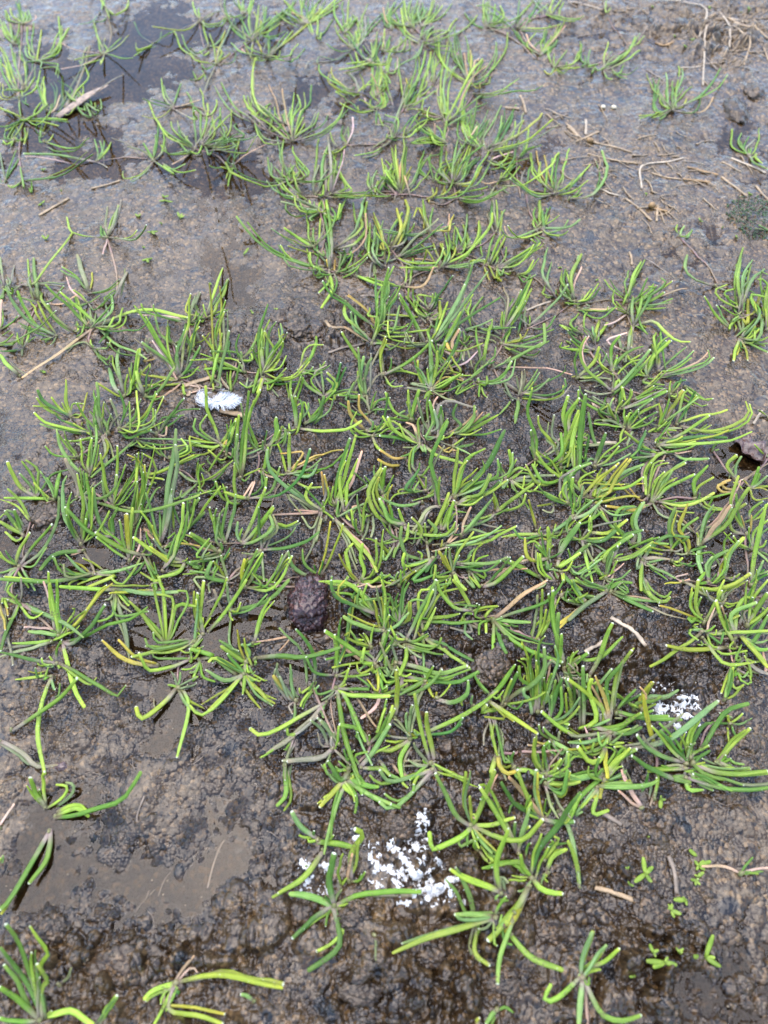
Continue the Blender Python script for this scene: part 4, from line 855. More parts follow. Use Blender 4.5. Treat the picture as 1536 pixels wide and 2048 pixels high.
280 1270;260 1200 255 1200 y;190 1320 200 1250;240 1370 160 1390 70 1270 W;290 1420 300 1520 yW;100 1340 0 1310 
280 1536;340 1420 480 1290 W;400 1370 530 1300 W;200 1500 0 1530 W;160 1500 160 1430;210 1480 240 1360 ;380 1510 450 1460;370 1450 420 1430;440 1300 350 1280
400 1400;380 1330 360 1290 p;430 1470 450 1536 p
0 1400;10 1440 10 1330;40 1320 80 1330
T 0 1540 0.33203
280 230;210 130 185 45 W;390 150 400 90 340 85;260 60 265 10
330 280;500 250 700 190 850 15 W;420 240 480 235 535 280 W
300 370;290 520 180 680 W;80 750 0 840 W
0 550;5 540 0 530
250 1500;150 1260 0 1070 W;240 1200 290 1090 180 940 W;190 1190 40 925 W;190 1180 190 1100;130 1400 0 1310 W;280 1480 310 1450 ;430 1450 560 1536 W;60 1510 0 1490;230 1300 240 1250 p
590 1536;650 1440 705 1360 W
1060 1280;920 1330 870 1380 W;980 1360 970 1410;1100 1200 1170 1120 d;1300 1230 1700 1310 yW;1010 1440 1200 1480 1340 1530 yW;1070 1350 1080 1330 b;1150 1190 1190 1220 d;980 1440 930 1530
1536 1390;1490 1360 1450 1350 W
360 1290;410 1250 430 1190 p
0 350;40 270 85 205 d
T 400 1540
1130 60;1090 110 1190 200 Wt;1040 60 1020 0;1210 90 1245 190 W;1290 120 1370 130 W;1080 190 1010 400 955 645 W;1000 200 920 285 yW;1330 210 1536 290 W;1200 210 1190 330;1180 60 1170 40;1130 0 1030 10
1170 -60;1200 30 1230 110 W
655 -40;660 180 590 275 W;640 60 650 -20 p
900 540;770 430 705 320 W;870 510 875 465;840 550 830 530;1080 570 1190 600 W;940 560 950 540
940 610;800 820 600 945 W
1080 900;1060 780 1095 640;1110 850 1130 830
1150 850;1160 640 1250 500 1190 455 yWt;1200 700 1220 540 ;1220 850 1270 780;1130 840 1170 640 o
1030 1040;990 850 1030 640 Wt;880 970 690 950 Wt;880 1130 710 1290 Wt;1060 1200 1060 1370 830 1536 Wt;980 1110 965 1200 ;1060 1120 1100 1140;1200 950 1400 935 1690 930 Wt;1060 950 1090 920 p;1170 1030 1190 1060;970 980 960 970
1340 1270;1350 1360 1350 1460 p
T 760 1540
700 430;580 330 430 20 W;650 260 690 0 ;700 330 690 200 y;790 230 880 0 W;720 380 700 390;860 410 1035 365 W;640 500 420 600 380 480 W;760 520 860 640 W;720 510 760 600;900 510 1100 530 1250 380 yWt
750 620;720 580 750 520;810 690 870 720 770 580
1060 640;940 410 760 120 Wt;850 160 760 120;1080 530 1150 290 W;1100 480 1150 430
400 0;280 50 255 170 W;170 70 215 140 W;550 40 750 130 y;100 80 0 0 W;120 290 0 240 W
1240 380;1160 280 1060 0 W;1030 250 935 90 W;1200 200 1200 0 W;1130 330 1160 250;1260 310 1275 220;1350 400 1490 395 W;1040 250 990 330;1060 130 980 50 oW
1270 110;1400 30 1536 60;1310 30 1350 10;1350 150 1400 130;1310 270 1370 370 p;1400 180 1440 0 W;1450 110 1536 90
1370 330;1460 470 1536 870 Wt;1430 410 1480 290 y;1440 380 1536 180 W;1500 340 1536 330
1260 690;1310 580 1440 560 ;1350 620 1440 610;1370 540 1340 510;1280 640 1350 600
1280 790;1330 660 1430 610 W;1240 850 1240 880;1270 820 1285 795
1160 820;1210 630 1370 420 1536 170 Wt;1060 700 900 740 860 750 W;1100 750 1080 650 W;1250 920 1400 950 W;1060 820 1010 810;1110 920 1060 930;1180 650 1240 490 
1150 900;1020 1080 830 1300 yWt
930 950;890 750 980 450 Wt;720 850 540 760 Wt;930 820 990 860 p;880 990 900 990
880 1130;900 1060 970 970;750 1110 580 1110 W;640 1150 590 1120;500 1240 110 1390 Wt;880 1350 900 1350 ;820 1210 760 1220 p
740 1180;690 960 580 740 W;730 1400 840 1500 W;760 1260 740 1240
1020 1090;930 1400 900 1640 W;960 1200 980 1120
1000 1260;1150 1430 1400 1536 W
T 1136 1540
300 20;100 200 0 330 W;250 180 250 210 180 200 yW;320 80 450 10 ;240 40 0 100;290 100 300 0 y
220 130;400 130 600 120 690 80 W;350 100 490 100;60 340 110 320;200 330 310 310 W
560 290;480 150 410 0 dW;470 230 390 150 d
660 220;680 130 680 60 ;690 30 610 10
900 60;930 150 1040 150 W;800 60 940 95 W;1100 90 1260 160 W;1300 150 1536 120 W
1260 160;1000 30 960 30
100 1536;130 1400 190 1240 Wt;220 1450 290 1350;200 1530 250 1530
90 900;70 720 0 540 W
1320 790;1360 740 1420 670;1390 790 1460 795;1200 740 1030 740 d;1440 760 1536 750 d
T 700 1840 0.5443
850 210;855 140 890 45 W;900 140 940 90;850 210 840 200;880 190 910 185;750 290 715 290 740 230 W;870 240 880 230;845 310 840 382 W;920 340 1000 370 1070 350 W
540 330;520 350 500 382 W;570 320 600 340
470 382;465 370 475 360 y
"""
SEED = """
T 0 0
1260 1520;1245 1490;1300 1500;1280 1500
330 1310;310 1295;355 1290
470 1470;475 1455
T 0 400
320 35;290 40;345 0
355 310;318 265;375 262
1065 135;1035 100;1080 100
1385 145;1360 85;1420 115;1400 100
1240 185;1220 170;1250 180
1170 250;1125 245;1215 240;1190 265
1100 365;1095 350;1115 365
1130 460;1085 465;1175 445;1140 480
1270 10;1215 5;1330 15;1290 0
330 1320;300 1310;350 1325
T 380 400
415 425;455 360
475 865;465 840;488 870
655 845;645 830;680 830
155 645;145 640;165 650
T 760 400
1380 525;1362 515;1400 515
1450 1100;1425 1075;1470 1105
1475 1165;1460 1130;1500 1150
T 1136 0
820 285;815 265;830 275
955 315;945 295;975 290
900 360;890 340;915 365
600 1500;595 1475;610 1480
1400 1500;1385 1470;1420 1490
650 60;645 35;665 50
1090 70;1085 45;1100 70
1390 80;1385 45;1405 70
1330 100;1325 85;1345 105
T 1136 400
1015 165;1005 130;1040 165
1185 215;1190 200
1295 295;1290 265;1310 290
225 617;210 615;240 614
T 1136 1540
455 760;440 745;470 740
590 800;575 650;660 735;645 770;500 870;650 870
470 880;460 850;510 890
980 660;925 605;985 640
1000 740;1050 690;1110 695;1040 730;970 690;1060 770;985 770
990 820;970 800;1030 790;1050 780
980 850;940 840;1020 885;980 890;1010 830
900 1000;880 970;915 1045;800 995
790 1080;765 1025;800 1020;880 1110;760 1050;820 1140
710 230;715 190;755 225;710 300
650 1400;625 1330;700 1380;680 1440
850 1400;830 1350;890 1365;920 1420
740 1480;580 1465;770 1430;640 1520;850 1500
1050 1440;930 1435;1125 1240;1140 1440;1190 1520
615 515;605 508;622 505
T 400 1540
815 740;800 735;828 735
T 380 1160
465 715;450 710;480 705
505 640;495 635;515 630
T 700 1840 0.5443
1040 208;1025 208;1055 200
"""
# ------------------------------------------------------------------ the mud flat: one sheet, fine in view, coarser outwards
def outward(inner, first, grow, lim):
    v = [inner]; s = first
    while abs(v[-1]) < lim:
        v.append(v[-1] + s); s *= grow
    return v[1:]
NU, NV = 930, 1060
u_in = np.linspace(-1, 1, NU)
u_out = np.array(outward(1.0, .004, 1.16, 60.))
U = np.concatenate([-u_out[::-1], u_in, u_out])
s = np.linspace(0, 1, NV)
v_in = -0.06 + 0.76 * (0.62 * s + 0.38 * s * s)
v_hi = np.array(outward(0.70, .0012, 1.16, 30.))
v_lo = -np.array(outward(0.06, .0008, 1.16, 20.))[::-1]
V = np.concatenate([v_lo, v_in, v_hi])
W = 0.160 + 0.26 * np.clip(V, -0.06, 0.70)
X = U[None, :] * W[:, None]
Y = np.repeat(V[:, None], len(U), axis=1)
nr, nc = X.shape
Z = height(X.ravel(), Y.ravel())
GRID.update(U=U, V=V, W=W, Z=Z.reshape(nr, nc))
me = bpy.data.meshes.new('mud_ground')
me.vertices.add(nr * nc)
me.vertices.foreach_set('co', np.stack([X.ravel(), Y.ravel(), Z], axis=1).astype(np.float32).ravel())
idx = np.arange(nr * nc).reshape(nr, nc)
quads = np.stack([idx[:-1, :-1], idx[:-1, 1:], idx[1:, 1:], idx[1:, :-1]], axis=-1).reshape(-1, 4)
nq = len(quads)
me.loops.add(nq * 4); me.polygons.add(nq)
me.loops.foreach_set('vertex_index', quads.astype(np.int32).ravel())
me.polygons.foreach_set('loop_start', np.arange(0, nq * 4, 4, dtype=np.int32))
me.polygons.foreach_set('use_smooth', np.ones(nq, dtype=bool))
me.update(calc_edges=True)
wet = np.clip(blob_field(X.ravel(), Y.ravel(), WET_SHADEW), 0, 1)
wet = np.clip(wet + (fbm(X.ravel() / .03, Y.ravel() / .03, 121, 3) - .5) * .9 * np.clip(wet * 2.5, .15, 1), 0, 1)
wet = np.clip(wet + .75 * np.clip((.0008 - Z) / .0008, 0, 1) * np.clip(1 - (Y.ravel() - .25) / .15, .25, 1), 0, 1)          # sodden at the water line; also painted dark in hollows for shade
wa = me.attributes.new('soaked_shade', 'FLOAT', 'POINT'); wa.data.foreach_set('value', wet.astype(np.float32))
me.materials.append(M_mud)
mud = bpy.data.objects.new('mud_ground', me); col.objects.link(mud)
tag(mud, 'wet brown granular mud flat', kind='structure')

wv, wf = [], []
xs = [-30, -6, -1.5, -.5, .5, 1.5, 6, 30]
for yy in xs:
    for xx in xs: wv.append((xx, yy, 0.0))
for j in range(7):
    for i in range(7):
        a = j * 8 + i; wf.append((a, a + 1, a + 9, a + 8))
water = mesh_obj('water', wv, wf, M_water)
tag(water, 'thin film of still water lying in the hollows', kind='structure')

# ------------------------------------------------------------------ landmarks used to tell the plants apart
LAND = [('the white feather', 440, 800), ('the large white dropping', 830, 1735), ('the white dropping at right', 1330, 1415),
        ('the dark reddish clod', 622, 1215), ('the withered leaf in the pool', 165, 210), ('the lump in the right pool', 1470, 222),
        ('the curled red-brown dead leaf', 1492, 897), ('the flat brown clod at left', 100, 1035), ('the dark crumbly clods', 610, 645),
        ('the pale clod below centre', 978, 1345), ('the straw heap top right', 1420, 70), ('the bent straw at right', 1285, 332),
        ('the round clod by the dropping', 800, 1652), ('the large front clod at left', 245, 1930), ('the large front clod at right', 1300, 1822),
        ('the red pebble at left', 120, 1535), ('the top left corner', 0, 0), ('the middle of the top edge', 760, 0),
        ('the middle of the left edge', 0, 620), ('the bottom right corner', 1536, 2048), ('the middle of the right edge', 1536, 1180),
        ('the photo centre', 768, 1024), ('the middle of the bottom edge', 768, 2048), ('the moss at the right edge', 1515, 440)]
ORD = ['nearest', 'second nearest', 'third nearest', 'fourth nearest', 'fifth nearest', 'sixth nearest', 'seventh nearest', 'eighth nearest',
       'ninth nearest', 'tenth nearest', 'eleventh nearest', 'twelfth nearest', 'thirteenth nearest', 'fourteenth nearest', 'fifteenth nearest']
DIRS = ['right of', 'below right of', 'below', 'below left of', 'left of', 'above left of', 'above', 'above right of']
NUM = ['no', 'one', 'two', 'three', 'four', 'five', 'six', 'seven', 'eight', 'nine', 'ten', 'eleven', 'twelve']
def number(n): return NUM[n] if n < len(NUM) else ('over a dozen' if n < 20 else 'some twenty' if n < 30 else 'very many')
def locate(pts):
    """for each photo point: 'second nearest above left of the feather', counted among these points"""
    slot = {}
    for i, (x, y) in enumerate(pts):
        k = min(range(len(LAND)), key=lambda q: (LAND[q][1] - x) ** 2 + (LAND[q][2] - y) ** 2)
        a = math.atan2(y - LAND[k][2], x - LAND[k][1])
        d = int(round(a / (math.pi / 4))) % 8
        slot.setdefault((k, d), []).append((math.hypot(x - LAND[k][1], y - LAND[k][2]), i))
    out = [None] * len(pts)
    for (k, d), lst in slot.items():
        lst.sort()
        for j, (_, i) in enumerate(lst):
            out[i] = f'{ORD[j]} {DIRS[d]} {LAND[k][0]}'
    return out

# ------------------------------------------------------------------ plants traced leaf by leaf
def load(txt):
    P = []; x0 = y0 = 0; s = .26042
    for ln in txt.strip().splitlines():
        ln = ln.strip()
        if not ln: continue
        if ln[0] == 'T':
            a = ln.split(); x0, y0 = float(a[1]), float(a[2]); s = float(a[3]) if len(a) > 3 else .26042
            continue
        segs = [q.strip() for q in ln.split(';') if q.strip()]
        b = [float(v) for v in segs[0].split()]
        L = []
        for q in segs[1:]:
            t = q.split(); fl = ''
            if re.match(r'^[A-Za-z]+$', t[-1]): fl = t.pop()
            v = [float(w) for w in t]
            L.append(([(x0 + v[i] * s, y0 + v[i + 1] * s) for i in range(0, len(v), 2)], fl))
        P.append(((x0 + b[0] * s, y0 + b[1] * s), L))
    return P

def lift(px, py, base, elev):
    """point on the sight line whose height over the leaf base matches the leaf's rise"""
    d = ray(px, py); te = math.tan(elev)
    hi = (base[2] - CAM_H) / d[2]; lo = hi * .35
    f = lambda t: (CAM_H + d[2] * t - base[2]) - te * math.hypot(d[0] * t - base[0], d[1] * t - base[1])
    if f(lo) < 0: return CAM + d * hi
    for _ in range(40):
        m = (lo + hi) / 2
        if f(m) > 0: lo = m
        else: hi = m
    return CAM + d * ((lo + hi) / 2)

def catmull(pts, n):
    P = [2 * pts[0] - pts[1]] + list(pts) + [2 * pts[-1] - pts[-2]]
    seg = len(pts) - 1; out = []
    lens = [np.linalg.norm(pts[i + 1] - pts[i]) for i in range(seg)]
    tot = sum(lens) or 1; acc = np.concatenate([[0], np.cumsum(lens)]) / tot
    for k in range(n):
        t = k / (n - 1)
        i = min(seg - 1, int(np.searchsorted(acc, t, side='right') - 1)); i = max(0, i)
        w = (t - acc[i]) / max(1e-9, acc[i + 1] - acc[i]); w = min(1, max(0, w))
        a, b, c, d = P[i], P[i + 1], P[i + 2], P[i + 3]
        out.append(0.5 * ((2 * b) + (c - a) * w + (2 * a - 5 * b + 4 * c - d) * w * w + (3 * b - a - 3 * c + d) * w ** 3))
    return out

ACROSS = []
def tube(pts, wid, thk, sides, prof, cap=.35):
    """leaf-like tube: flattened section, prof(t) scales it, rounded end"""
    n = len(pts); vs = []; fs = []; al = []; ACROSS.clear()
    up = np.array([0, 0, 1.0]); last = None
    for i in range(n):
        T = pts[min(n - 1, i + 1)] - pts[max(0, i - 1)]; L = np.linalg.norm(T); T = T / L if L > 1e-9 else np.array([0, 0, 1.0])
        S = np.cross(T, up)
        if np.linalg.norm(S) < .15 and last is not None: S = last - T * np.dot(last, T)
        nS = np.linalg.norm(S); S = S / nS if nS > 1e-6 else np.array([1.0, 0, 0])
        if last is not None and np.dot(S, last) < 0: S = -S
        last = S; N = np.cross(S, T); k = prof(i / (n - 1))
        for j in range(sides):
            a = 2 * math.pi * j / sides
            ACROSS.append(math.cos(a)); vs.append(pts[i] + S * (wid * .5 * k * math.cos(a)) + N * (thk * .5 * k * math.sin(a))); al.append(i / (n - 1) * .97)
    for i in range(n - 1):
        for j in range(sides):
            a = i * sides + j; b = i * sides + (j + 1) % sides
            fs.append((a, b, b + sides, a + sides))
    T = pts[-1] - pts[-2]; T = T / (np.linalg.norm(T) + 1e-9)
    vs.append(pts[-1] + T * wid * cap * prof(1.)); al.append(1.0); e = len(vs) - 1; o = (n - 1) * sides
    for j in range(sides): fs.append((o + j, o + (j + 1) % sides, e))
    vs.append(pts[0]); al.append(0.0); e = len(vs) - 1
    for j in range(sides): fs.append(((j + 1) % sides, j, e))
    return vs, fs, al

TAPER = [.3]
def leaf_prof(t):
    w = .78 + .22 * math.sin(min(1, t / .45) * math.pi / 2)
    if t > .55: w *= 1 - TAPER[0] * ((t - .55) / .45) ** 1.6
    return w
def flat_prof(t):
    w = .55 + .45 * math.sin(min(1, t / .4) * math.pi / 2)
    if t > .7: w *= 1 - .5 * ((t - .7) / .3) ** 2
    return w

def leaf_color(fl, r):
    if 'd' in fl: c = r.choice([(.40, .27, .155), (.44, .31, .22), (.34, .23, .12)])
    elif 'o' in fl: c = r.choice([(.42, .30, .065), (.40, .27, .12), (.38, .32, .045)])
    elif 'y' in fl: c = r.choice([(.23, .28, .022), (.20, .27, .022), (.29, .30, .026)])
    elif 'p' in fl: c = r.choice([(.19, .22, .085), (.22, .20, .115), (.17, .22, .08)])
    elif 'b' in fl: c = (.050, .150, .018)
    else: c = r.choice([(.165, .285, .026), (.200, .315, .030), (.230, .345, .036), (.142, .250, .042), (.165, .275, .070), (.250, .350, .036), (.112, .225, .020), (.074, .168, .020)])
    k = r.uniform(.75, 1.25)
    return (c[0] * k * r.uniform(.92, 1.08), c[1] * k, c[2] * k * r.uniform(.85, 1.2), 1)

traced = load(TRACE)
# neighbouring shoots whose crowns nearly touch are one plant
class Clump: pass
clumps = []
for (b, L) in traced:
    c = Clump(); c.items = [(b, L)]; g = ground(*b); c.x, c.y, c.n = g[0], g[1], 1
    clumps.append(c)
LIMIT = 288
arr = np.array([[c.x, c.y] for c in clumps]); wts = np.ones(len(clumps)); alive = np.ones(len(clumps), bool)
D = np.hypot(arr[:, None, 0] - arr[None, :, 0], arr[:, None, 1] - arr[None, :, 1])
D[np.tril_indices(len(clumps))] = 9
while alive.sum() > LIMIT:
    i, j = np.unravel_index(np.argmin(D), D.shape)
    clumps[i].items += clumps[j].items
    w = wts[i] + wts[j]; arr[i] = (arr[i] * wts[i] + arr[j] * wts[j]) / w; wts[i] = w; alive[j] = False
    D[j, :] = 9; D[:, j] = 9
    d = np.hypot(arr[:, 0] - arr[i, 0], arr[:, 1] - arr[i, 1]) * (1 + .12 * np.maximum(0, wts + wts[i] - 3))
    d[~alive] = 9; d[i] = 9
    D[i, i + 1:] = d[i + 1:]; D[:i, i] = d[:i]
clumps = [clumps[i] for i in range(len(clumps)) if alive[i]]

def build_leaf(parent, origin, base, bpx, pts, fl, r, scale_mm):
    path = [bpx] + pts
    ov = (pts[-1][0] - bpx[0], pts[-1][1] - bpx[1]); lo = math.hypot(*ov) + 1e-6
    la = path[-2]; ls = (pts[-1][0] - la[0], pts[-1][1] - la[1]); ll = math.hypot(*ls) + 1e-6
    up_all, up_last = -ov[1] / lo, -ls[1] / ll
    lying = ('d' in fl) or ('p' in fl and up_all < .2)
    e_tip = math.radians((14 + 34 * max(0, .5 * up_all + .5 * up_last) - 4 * max(0, -up_all)) * (.5 if lying else 1) * r.uniform(.9, 1.12))
    P3 = [base]
    for i, (x, y) in enumerate(pts):
        f = (i + 1) / len(pts)
        d = (x - bpx[0], y - bpx[1]); dl = math.hypot(*d) + 1e-6
        e = e_tip * (.55 + .45 * f) if i < len(pts) - 1 else e_tip
        if -d[1] / dl < -.2: e = min(e, math.radians(13))
        P3.append(lift(x, y, base, e))
    if len(P3) == 2:
        m = (P3[0] + P3[1]) / 2; m = m + np.array([r.uniform(-.06, .06), r.uniform(-.06, .06), -.05]) * np.linalg.norm(P3[1] - P3[0])
        P3 = [P3[0], m, P3[1]]
    L = sum(np.linalg.norm(P3[i + 1] - P3[i]) for i in range(len(P3) - 1))
    wid = (.00224 if 'W' in fl and 'f' in fl else .00170 if 'W' in fl else .00116) * r.uniform(.82, 1.15); TAPER[0] = r.choice([.22, .3, .4, .6])
    if 't' in fl: wid *= 1.13
    if L < .010: wid *= .82
    flat = .34 if ('f' in fl or 'd' in fl) else (r.uniform(.42, .62) if 'W' in fl else r.uniform(.5, .75))
    if 'p' in fl and 'f' not in fl: flat = .5
    n = 9 if L > .012 else 6
    S = catmull(P3, n)
    ax = r.uniform(0, 6.28); am = L * r.uniform(.002, .016); kk = r.uniform(2, 5)
    for i in range(1, n):
        q = am * math.sin(kk * i / n * 3.14 + ax) - am * math.sin(ax); S[i] = S[i] + np.array([q * math.cos(ax), q * math.sin(ax), q * .5])
    hs = hgt([q[0] for q in S], [q[1] for q in S])
    for i in range(1, n): S[i][2] = max(S[i][2], hs[i] + wid * flat * .35)
    S = [q - origin for q in S]
    vs, fs, al = tube(S, wid, wid * flat, 8 if 'W' in fl else 6, flat_prof if 'f' in fl else leaf_prof)
    dead = 'd' in fl
    o = mesh_obj('withered_leaf' if dead else 'leaf', vs, fs, M_dead if dead else M_leaf, parent, attr=al)
    a2 = o.data.attributes.new('across', 'FLOAT', 'POINT'); a2.data.foreach_set('value', ACROSS + [0.0] * (len(vs) - len(ACROSS)))
    o.color = leaf_color(fl, r)
    if dead: o['label'] = 'withered tan leaf'
    elif 'o' in fl: o['label'] = 'leaf turned orange yellow'
    return o

cent = []
for c in clumps:
    bx = sum(b[0] for b, _ in c.items) / len(c.items); by = sum(b[1] for b, _ in c.items) / len(c.items)
    cent.append((bx, by))
where = locate(cent)
for ci, c in enumerate(clumps):
    r = random.Random(1000 + ci)
    origin = on_ground(*cent[ci])
    root = empty('needle_leaved_plant', origin)
    nl = 0; ny = 0; no = 0; nd = 0; nbig = 0
    for (b, L) in c.items:
        base = on_ground(*b)
        # short pale crown the leaves spring from
        cr = .0008 + .00008 * min(8, len(L))
        sp = [base - origin + np.array([0, 0, -.0015]), base - origin + np.array([r.uniform(-.0004, .0004), r.uniform(-.0004, .0004), .0006]), base - origin + np.array([r.uniform(-.0006, .0006), r.uniform(-.0006, .0006), .0014])]
        vs, fs, al = tube(catmull(sp, 4), cr * 1.9, cr * 1.9, 7, lambda t: 1 - .45 * t * t, .25)
        st = mesh_obj('crown', vs, fs, M_stem, root, attr=[a * .35 for a in al]); st.color = (.15, .15, .055, 1)
        for (pts, fl) in L:
            off = np.array([r.uniform(-1, 1), r.uniform(-1, 1), 0]) * .0005
            build_leaf(root, origin, base + off + np.array([0, 0, .0006]), b, pts, fl, r, None)
            band = (480 < b[0] < 1120 and b[1] < 560) or (b[0] < 200 and b[1] < 300)
            for _rep in range(2 if band else 1):
                if 'd' in fl or r.random() > (.75 if band else .62): continue
                sx, sy = r.uniform(-20, 20), r.uniform(-12, 12); kx = r.uniform(.65, 1.05)
                p2 = [(b[0] + (x - b[0]) * kx + sx * (i + 1) / len(pts), b[1] + (y - b[1]) * kx + sy * (i + 1) / len(pts)) for i, (x, y) in enumerate(pts)]
                f2 = fl.replace('W', '') if r.random() < .6 else fl
                if r.random() < .16: f2 = r.choice(['p', 'd', 'pf', 'y'])
                dx, dy = r.gauss(0, 9), r.gauss(0, 5); b2 = (b[0] + dx, b[1] + dy)
                build_leaf(root, origin, on_ground(*b2) - np.array([0, 0, .0005]), b2, [(x + dx, y + dy) for x, y in p2], f2.replace('t', ''), r, None); nl += 1
            nl += 1; ny += 'y' in fl; no += 'o' in fl; nd += 'd' in fl; nbig += 'W' in fl
    # pale creeping runner towards the next plant
    if r.random() < .55 and len(c.items) < 4:
        near = sorted((math.hypot(q[0] - cent[ci][0], q[1] - cent[ci][1]), q) for q in cent)[1:4]
        dq, q = r.choice(near)
        if dq < 150:
            e0, e1 = c.items[0][0], (q[0] + r.uniform(-12, 12), q[1] + r.uniform(-8, 8))
            mid = ((e0[0] + e1[0]) / 2 + r.uniform(-14, 14), (e0[1] + e1[1]) / 2 + r.uniform(-10, 10))
            S = catmull([on_ground(*e0), on_ground(*mid), on_ground(*e1)], 8)
            for v in S: v[2] = H(v[0], v[1]) + .0004
            vs, fs, al = tube([v - origin for v in S], r.uniform(.0008, .0013), .0008, 6, lambda t: 1 - .3 * t, .2)
            st = mesh_obj('runner', vs, fs, M_stem, root, attr=[a * .3 for a in al]); st.color = (.24, .17, .10, 1)
    look = 'green plant'
    if nd: look = 'green plant with a withered leaf'
    elif no: look = 'green plant with an orange leaf'
    elif ny * 2 > nl: look = 'yellowish plant'
    elif ny: look = 'green plant with yellowish leaves'
    elif nbig > 2: look = 'broad-leaved green plant'
    lab = f'{look}, {number(nl)} leaves, {where[ci]}' if nl > 1 else f'{look}, single leaf, {where[ci]}'
    if len(lab.split()) > 16: lab = f'green plant, {number(nl)} leaves, {where[ci]}'
    if len(lab.split()) > 16: lab = f'green plant, {where[ci]}'
    tag(root, lab, 'plant', 'needle-leaved plants on the mud')

# ------------------------------------------------------------------ seedlings
seeds = load(SEED)
where = locate([b for b, _ in seeds])
for si, (b, L) in enumerate(seeds):
    r = random.Random(5000 + si)
    base = on_ground(*b); root = empty('seedling', base)
    vs, fs, al = tube([np.array([0, 0, -.001]), np.array([0, 0, .0003]), np.array([0, 0, .0012])], .0008, .0008, 5, lambda t: 1 - .3 * t, .2)
    st = mesh_obj('stem', vs, fs, M_leaf, root, attr=[.6] * len(al)); st.color = (.13, .19, .03, 1)
    for (pts, fl) in L:
        p = lift(b[0] + (pts[0][0] - b[0]) * .85, b[1] + (pts[0][1] - b[1]) * .85, base, math.radians(30)) - base
        q0 = np.array([0, 0, .0008]); m = (q0 + p) / 2 + np.array([0, 0, -.0002]); ln = np.linalg.norm(p)
        vs, fs, al = tube(catmull([q0, m, p], 6), min(.0014, ln * .30 + .0003), min(.0014, ln * .30 + .0003) * .4, 7, lambda t: .45 + .75 * math.sin(math.pi * min(1, t * .86 + .06)) ** .8, .3)
        o = mesh_obj('leaf', vs, fs, M_leaf, root, attr=[.5 + .4 * a for a in al])
        k = r.uniform(.9, 1.25); o.color = (.15 * k, .23 * k, .022 * k, 1)
    tag(root, f'tiny {number(len(L))}-leaved seedling, {where[si]}', 'seedling', 'tiny seedlings sprouting from the mud')
    if len(L) == 1: root['label'] = f'tiny seedling with one leaf, {where[si]}'

# ------------------------------------------------------------------ clods of mud
def tz(x0, y0, x, y, s=.26042): return x0 + x * s, y0 + y * s
CLODS = [  # photo x, y, half width, half height (pixels), material, label
 (622,1212,40,56,'r','dark reddish grainy clod of mud between the green plants'),
 (98,1035,34,32,'c','flat brown clod with furrows among the plants at left'),
 (978,1345,36,38,'c','pale crumbly clod below the photo centre'),
 (556,636,19,19,'c','small dark clod, leftmost of the dark crumbly clods'),
 (598,660,30,26,'c','dark crumbly clod in the middle of the dark crumbly clods'),
 (634,662,22,24,'c','dark crumbly clod, rightmost of the dark crumbly clods'),
 (432,650,22,16,'c','low brown clod beside the leaning leaves above the feather'),
 (1188,1238,29,27,'c','rough grey-brown clod right of the photo centre'),
 (800,1655,33,27,'c','round brown clod just above the large white dropping'),
 (1283,47,24,14,'c','dark wet clod near the top right edge, left of the straw'),
 (1363,50,16,13,'c','small dark clod under the straw at the top'),
 (1470,222,26,26,'c','rounded grey lump standing in the right pool'),
 (1508,187,20,17,'c','smaller grey lump beside the right edge above the round one'),
 (1300,1822,40,42,'c','large rounded clod near the front at right'),
 (1226,1712,24,34,'c','upright clod beside the dark puddle at right front'),
 (713,1838,33,30,'c','round wet clod below the rosette left of the large dropping'),
 (603,1828,24,26,'c','dark wet clod under the leaves left of the large dropping'),
 (722,1895,17,20,'c','small brown clod in the front mud below the large dropping'),
 (245,1930,88,52,'c','large crumbly front clod at the lower left'),
 (106,1860,34,32,'c','purplish clod above the front plant at the lower left'),
 (812,1828,26,22,'c','brown clod below the large white dropping'),
 (1145,1800,26,30,'c','brown clod beside the leaf tip right of the large dropping'),
 (1096,1862,34,30,'c','crumbly clod in the front mud, right of centre'),
 (1110,1762,20,20,'c','small brown clod beneath the long leaf at right front'),
 (880,1422,38,18,'c','long low clod in the middle of the lower plants'),
 (890,1490,22,22,'c','small wet clod beside the dark puddle below centre'),
 (1000,1035,18,14,'c','small glossy brown clod in the wet hollow at centre'),
 (1365,1318,15,14,'c','small brown clod left of the dark puddle at right'),
 (860,1912,32,26,'c','crumbly clod at the front under the long pointing leaf'),
 (720,1985,40,26,'c','crumbly clod at the bottom edge, left of centre'),
 (1010,1965,44,30,'c','crumbly clod at the bottom edge, right of centre'),
 (1390,1320,10,9,'c','tiny brown clod right of the small brown clod'),
 (645,1275,22,16,'c','small wet clod directly under the dark reddish clod'),
 (124,1534,15,11,'p','small red pebble half sunk at the left'),
]
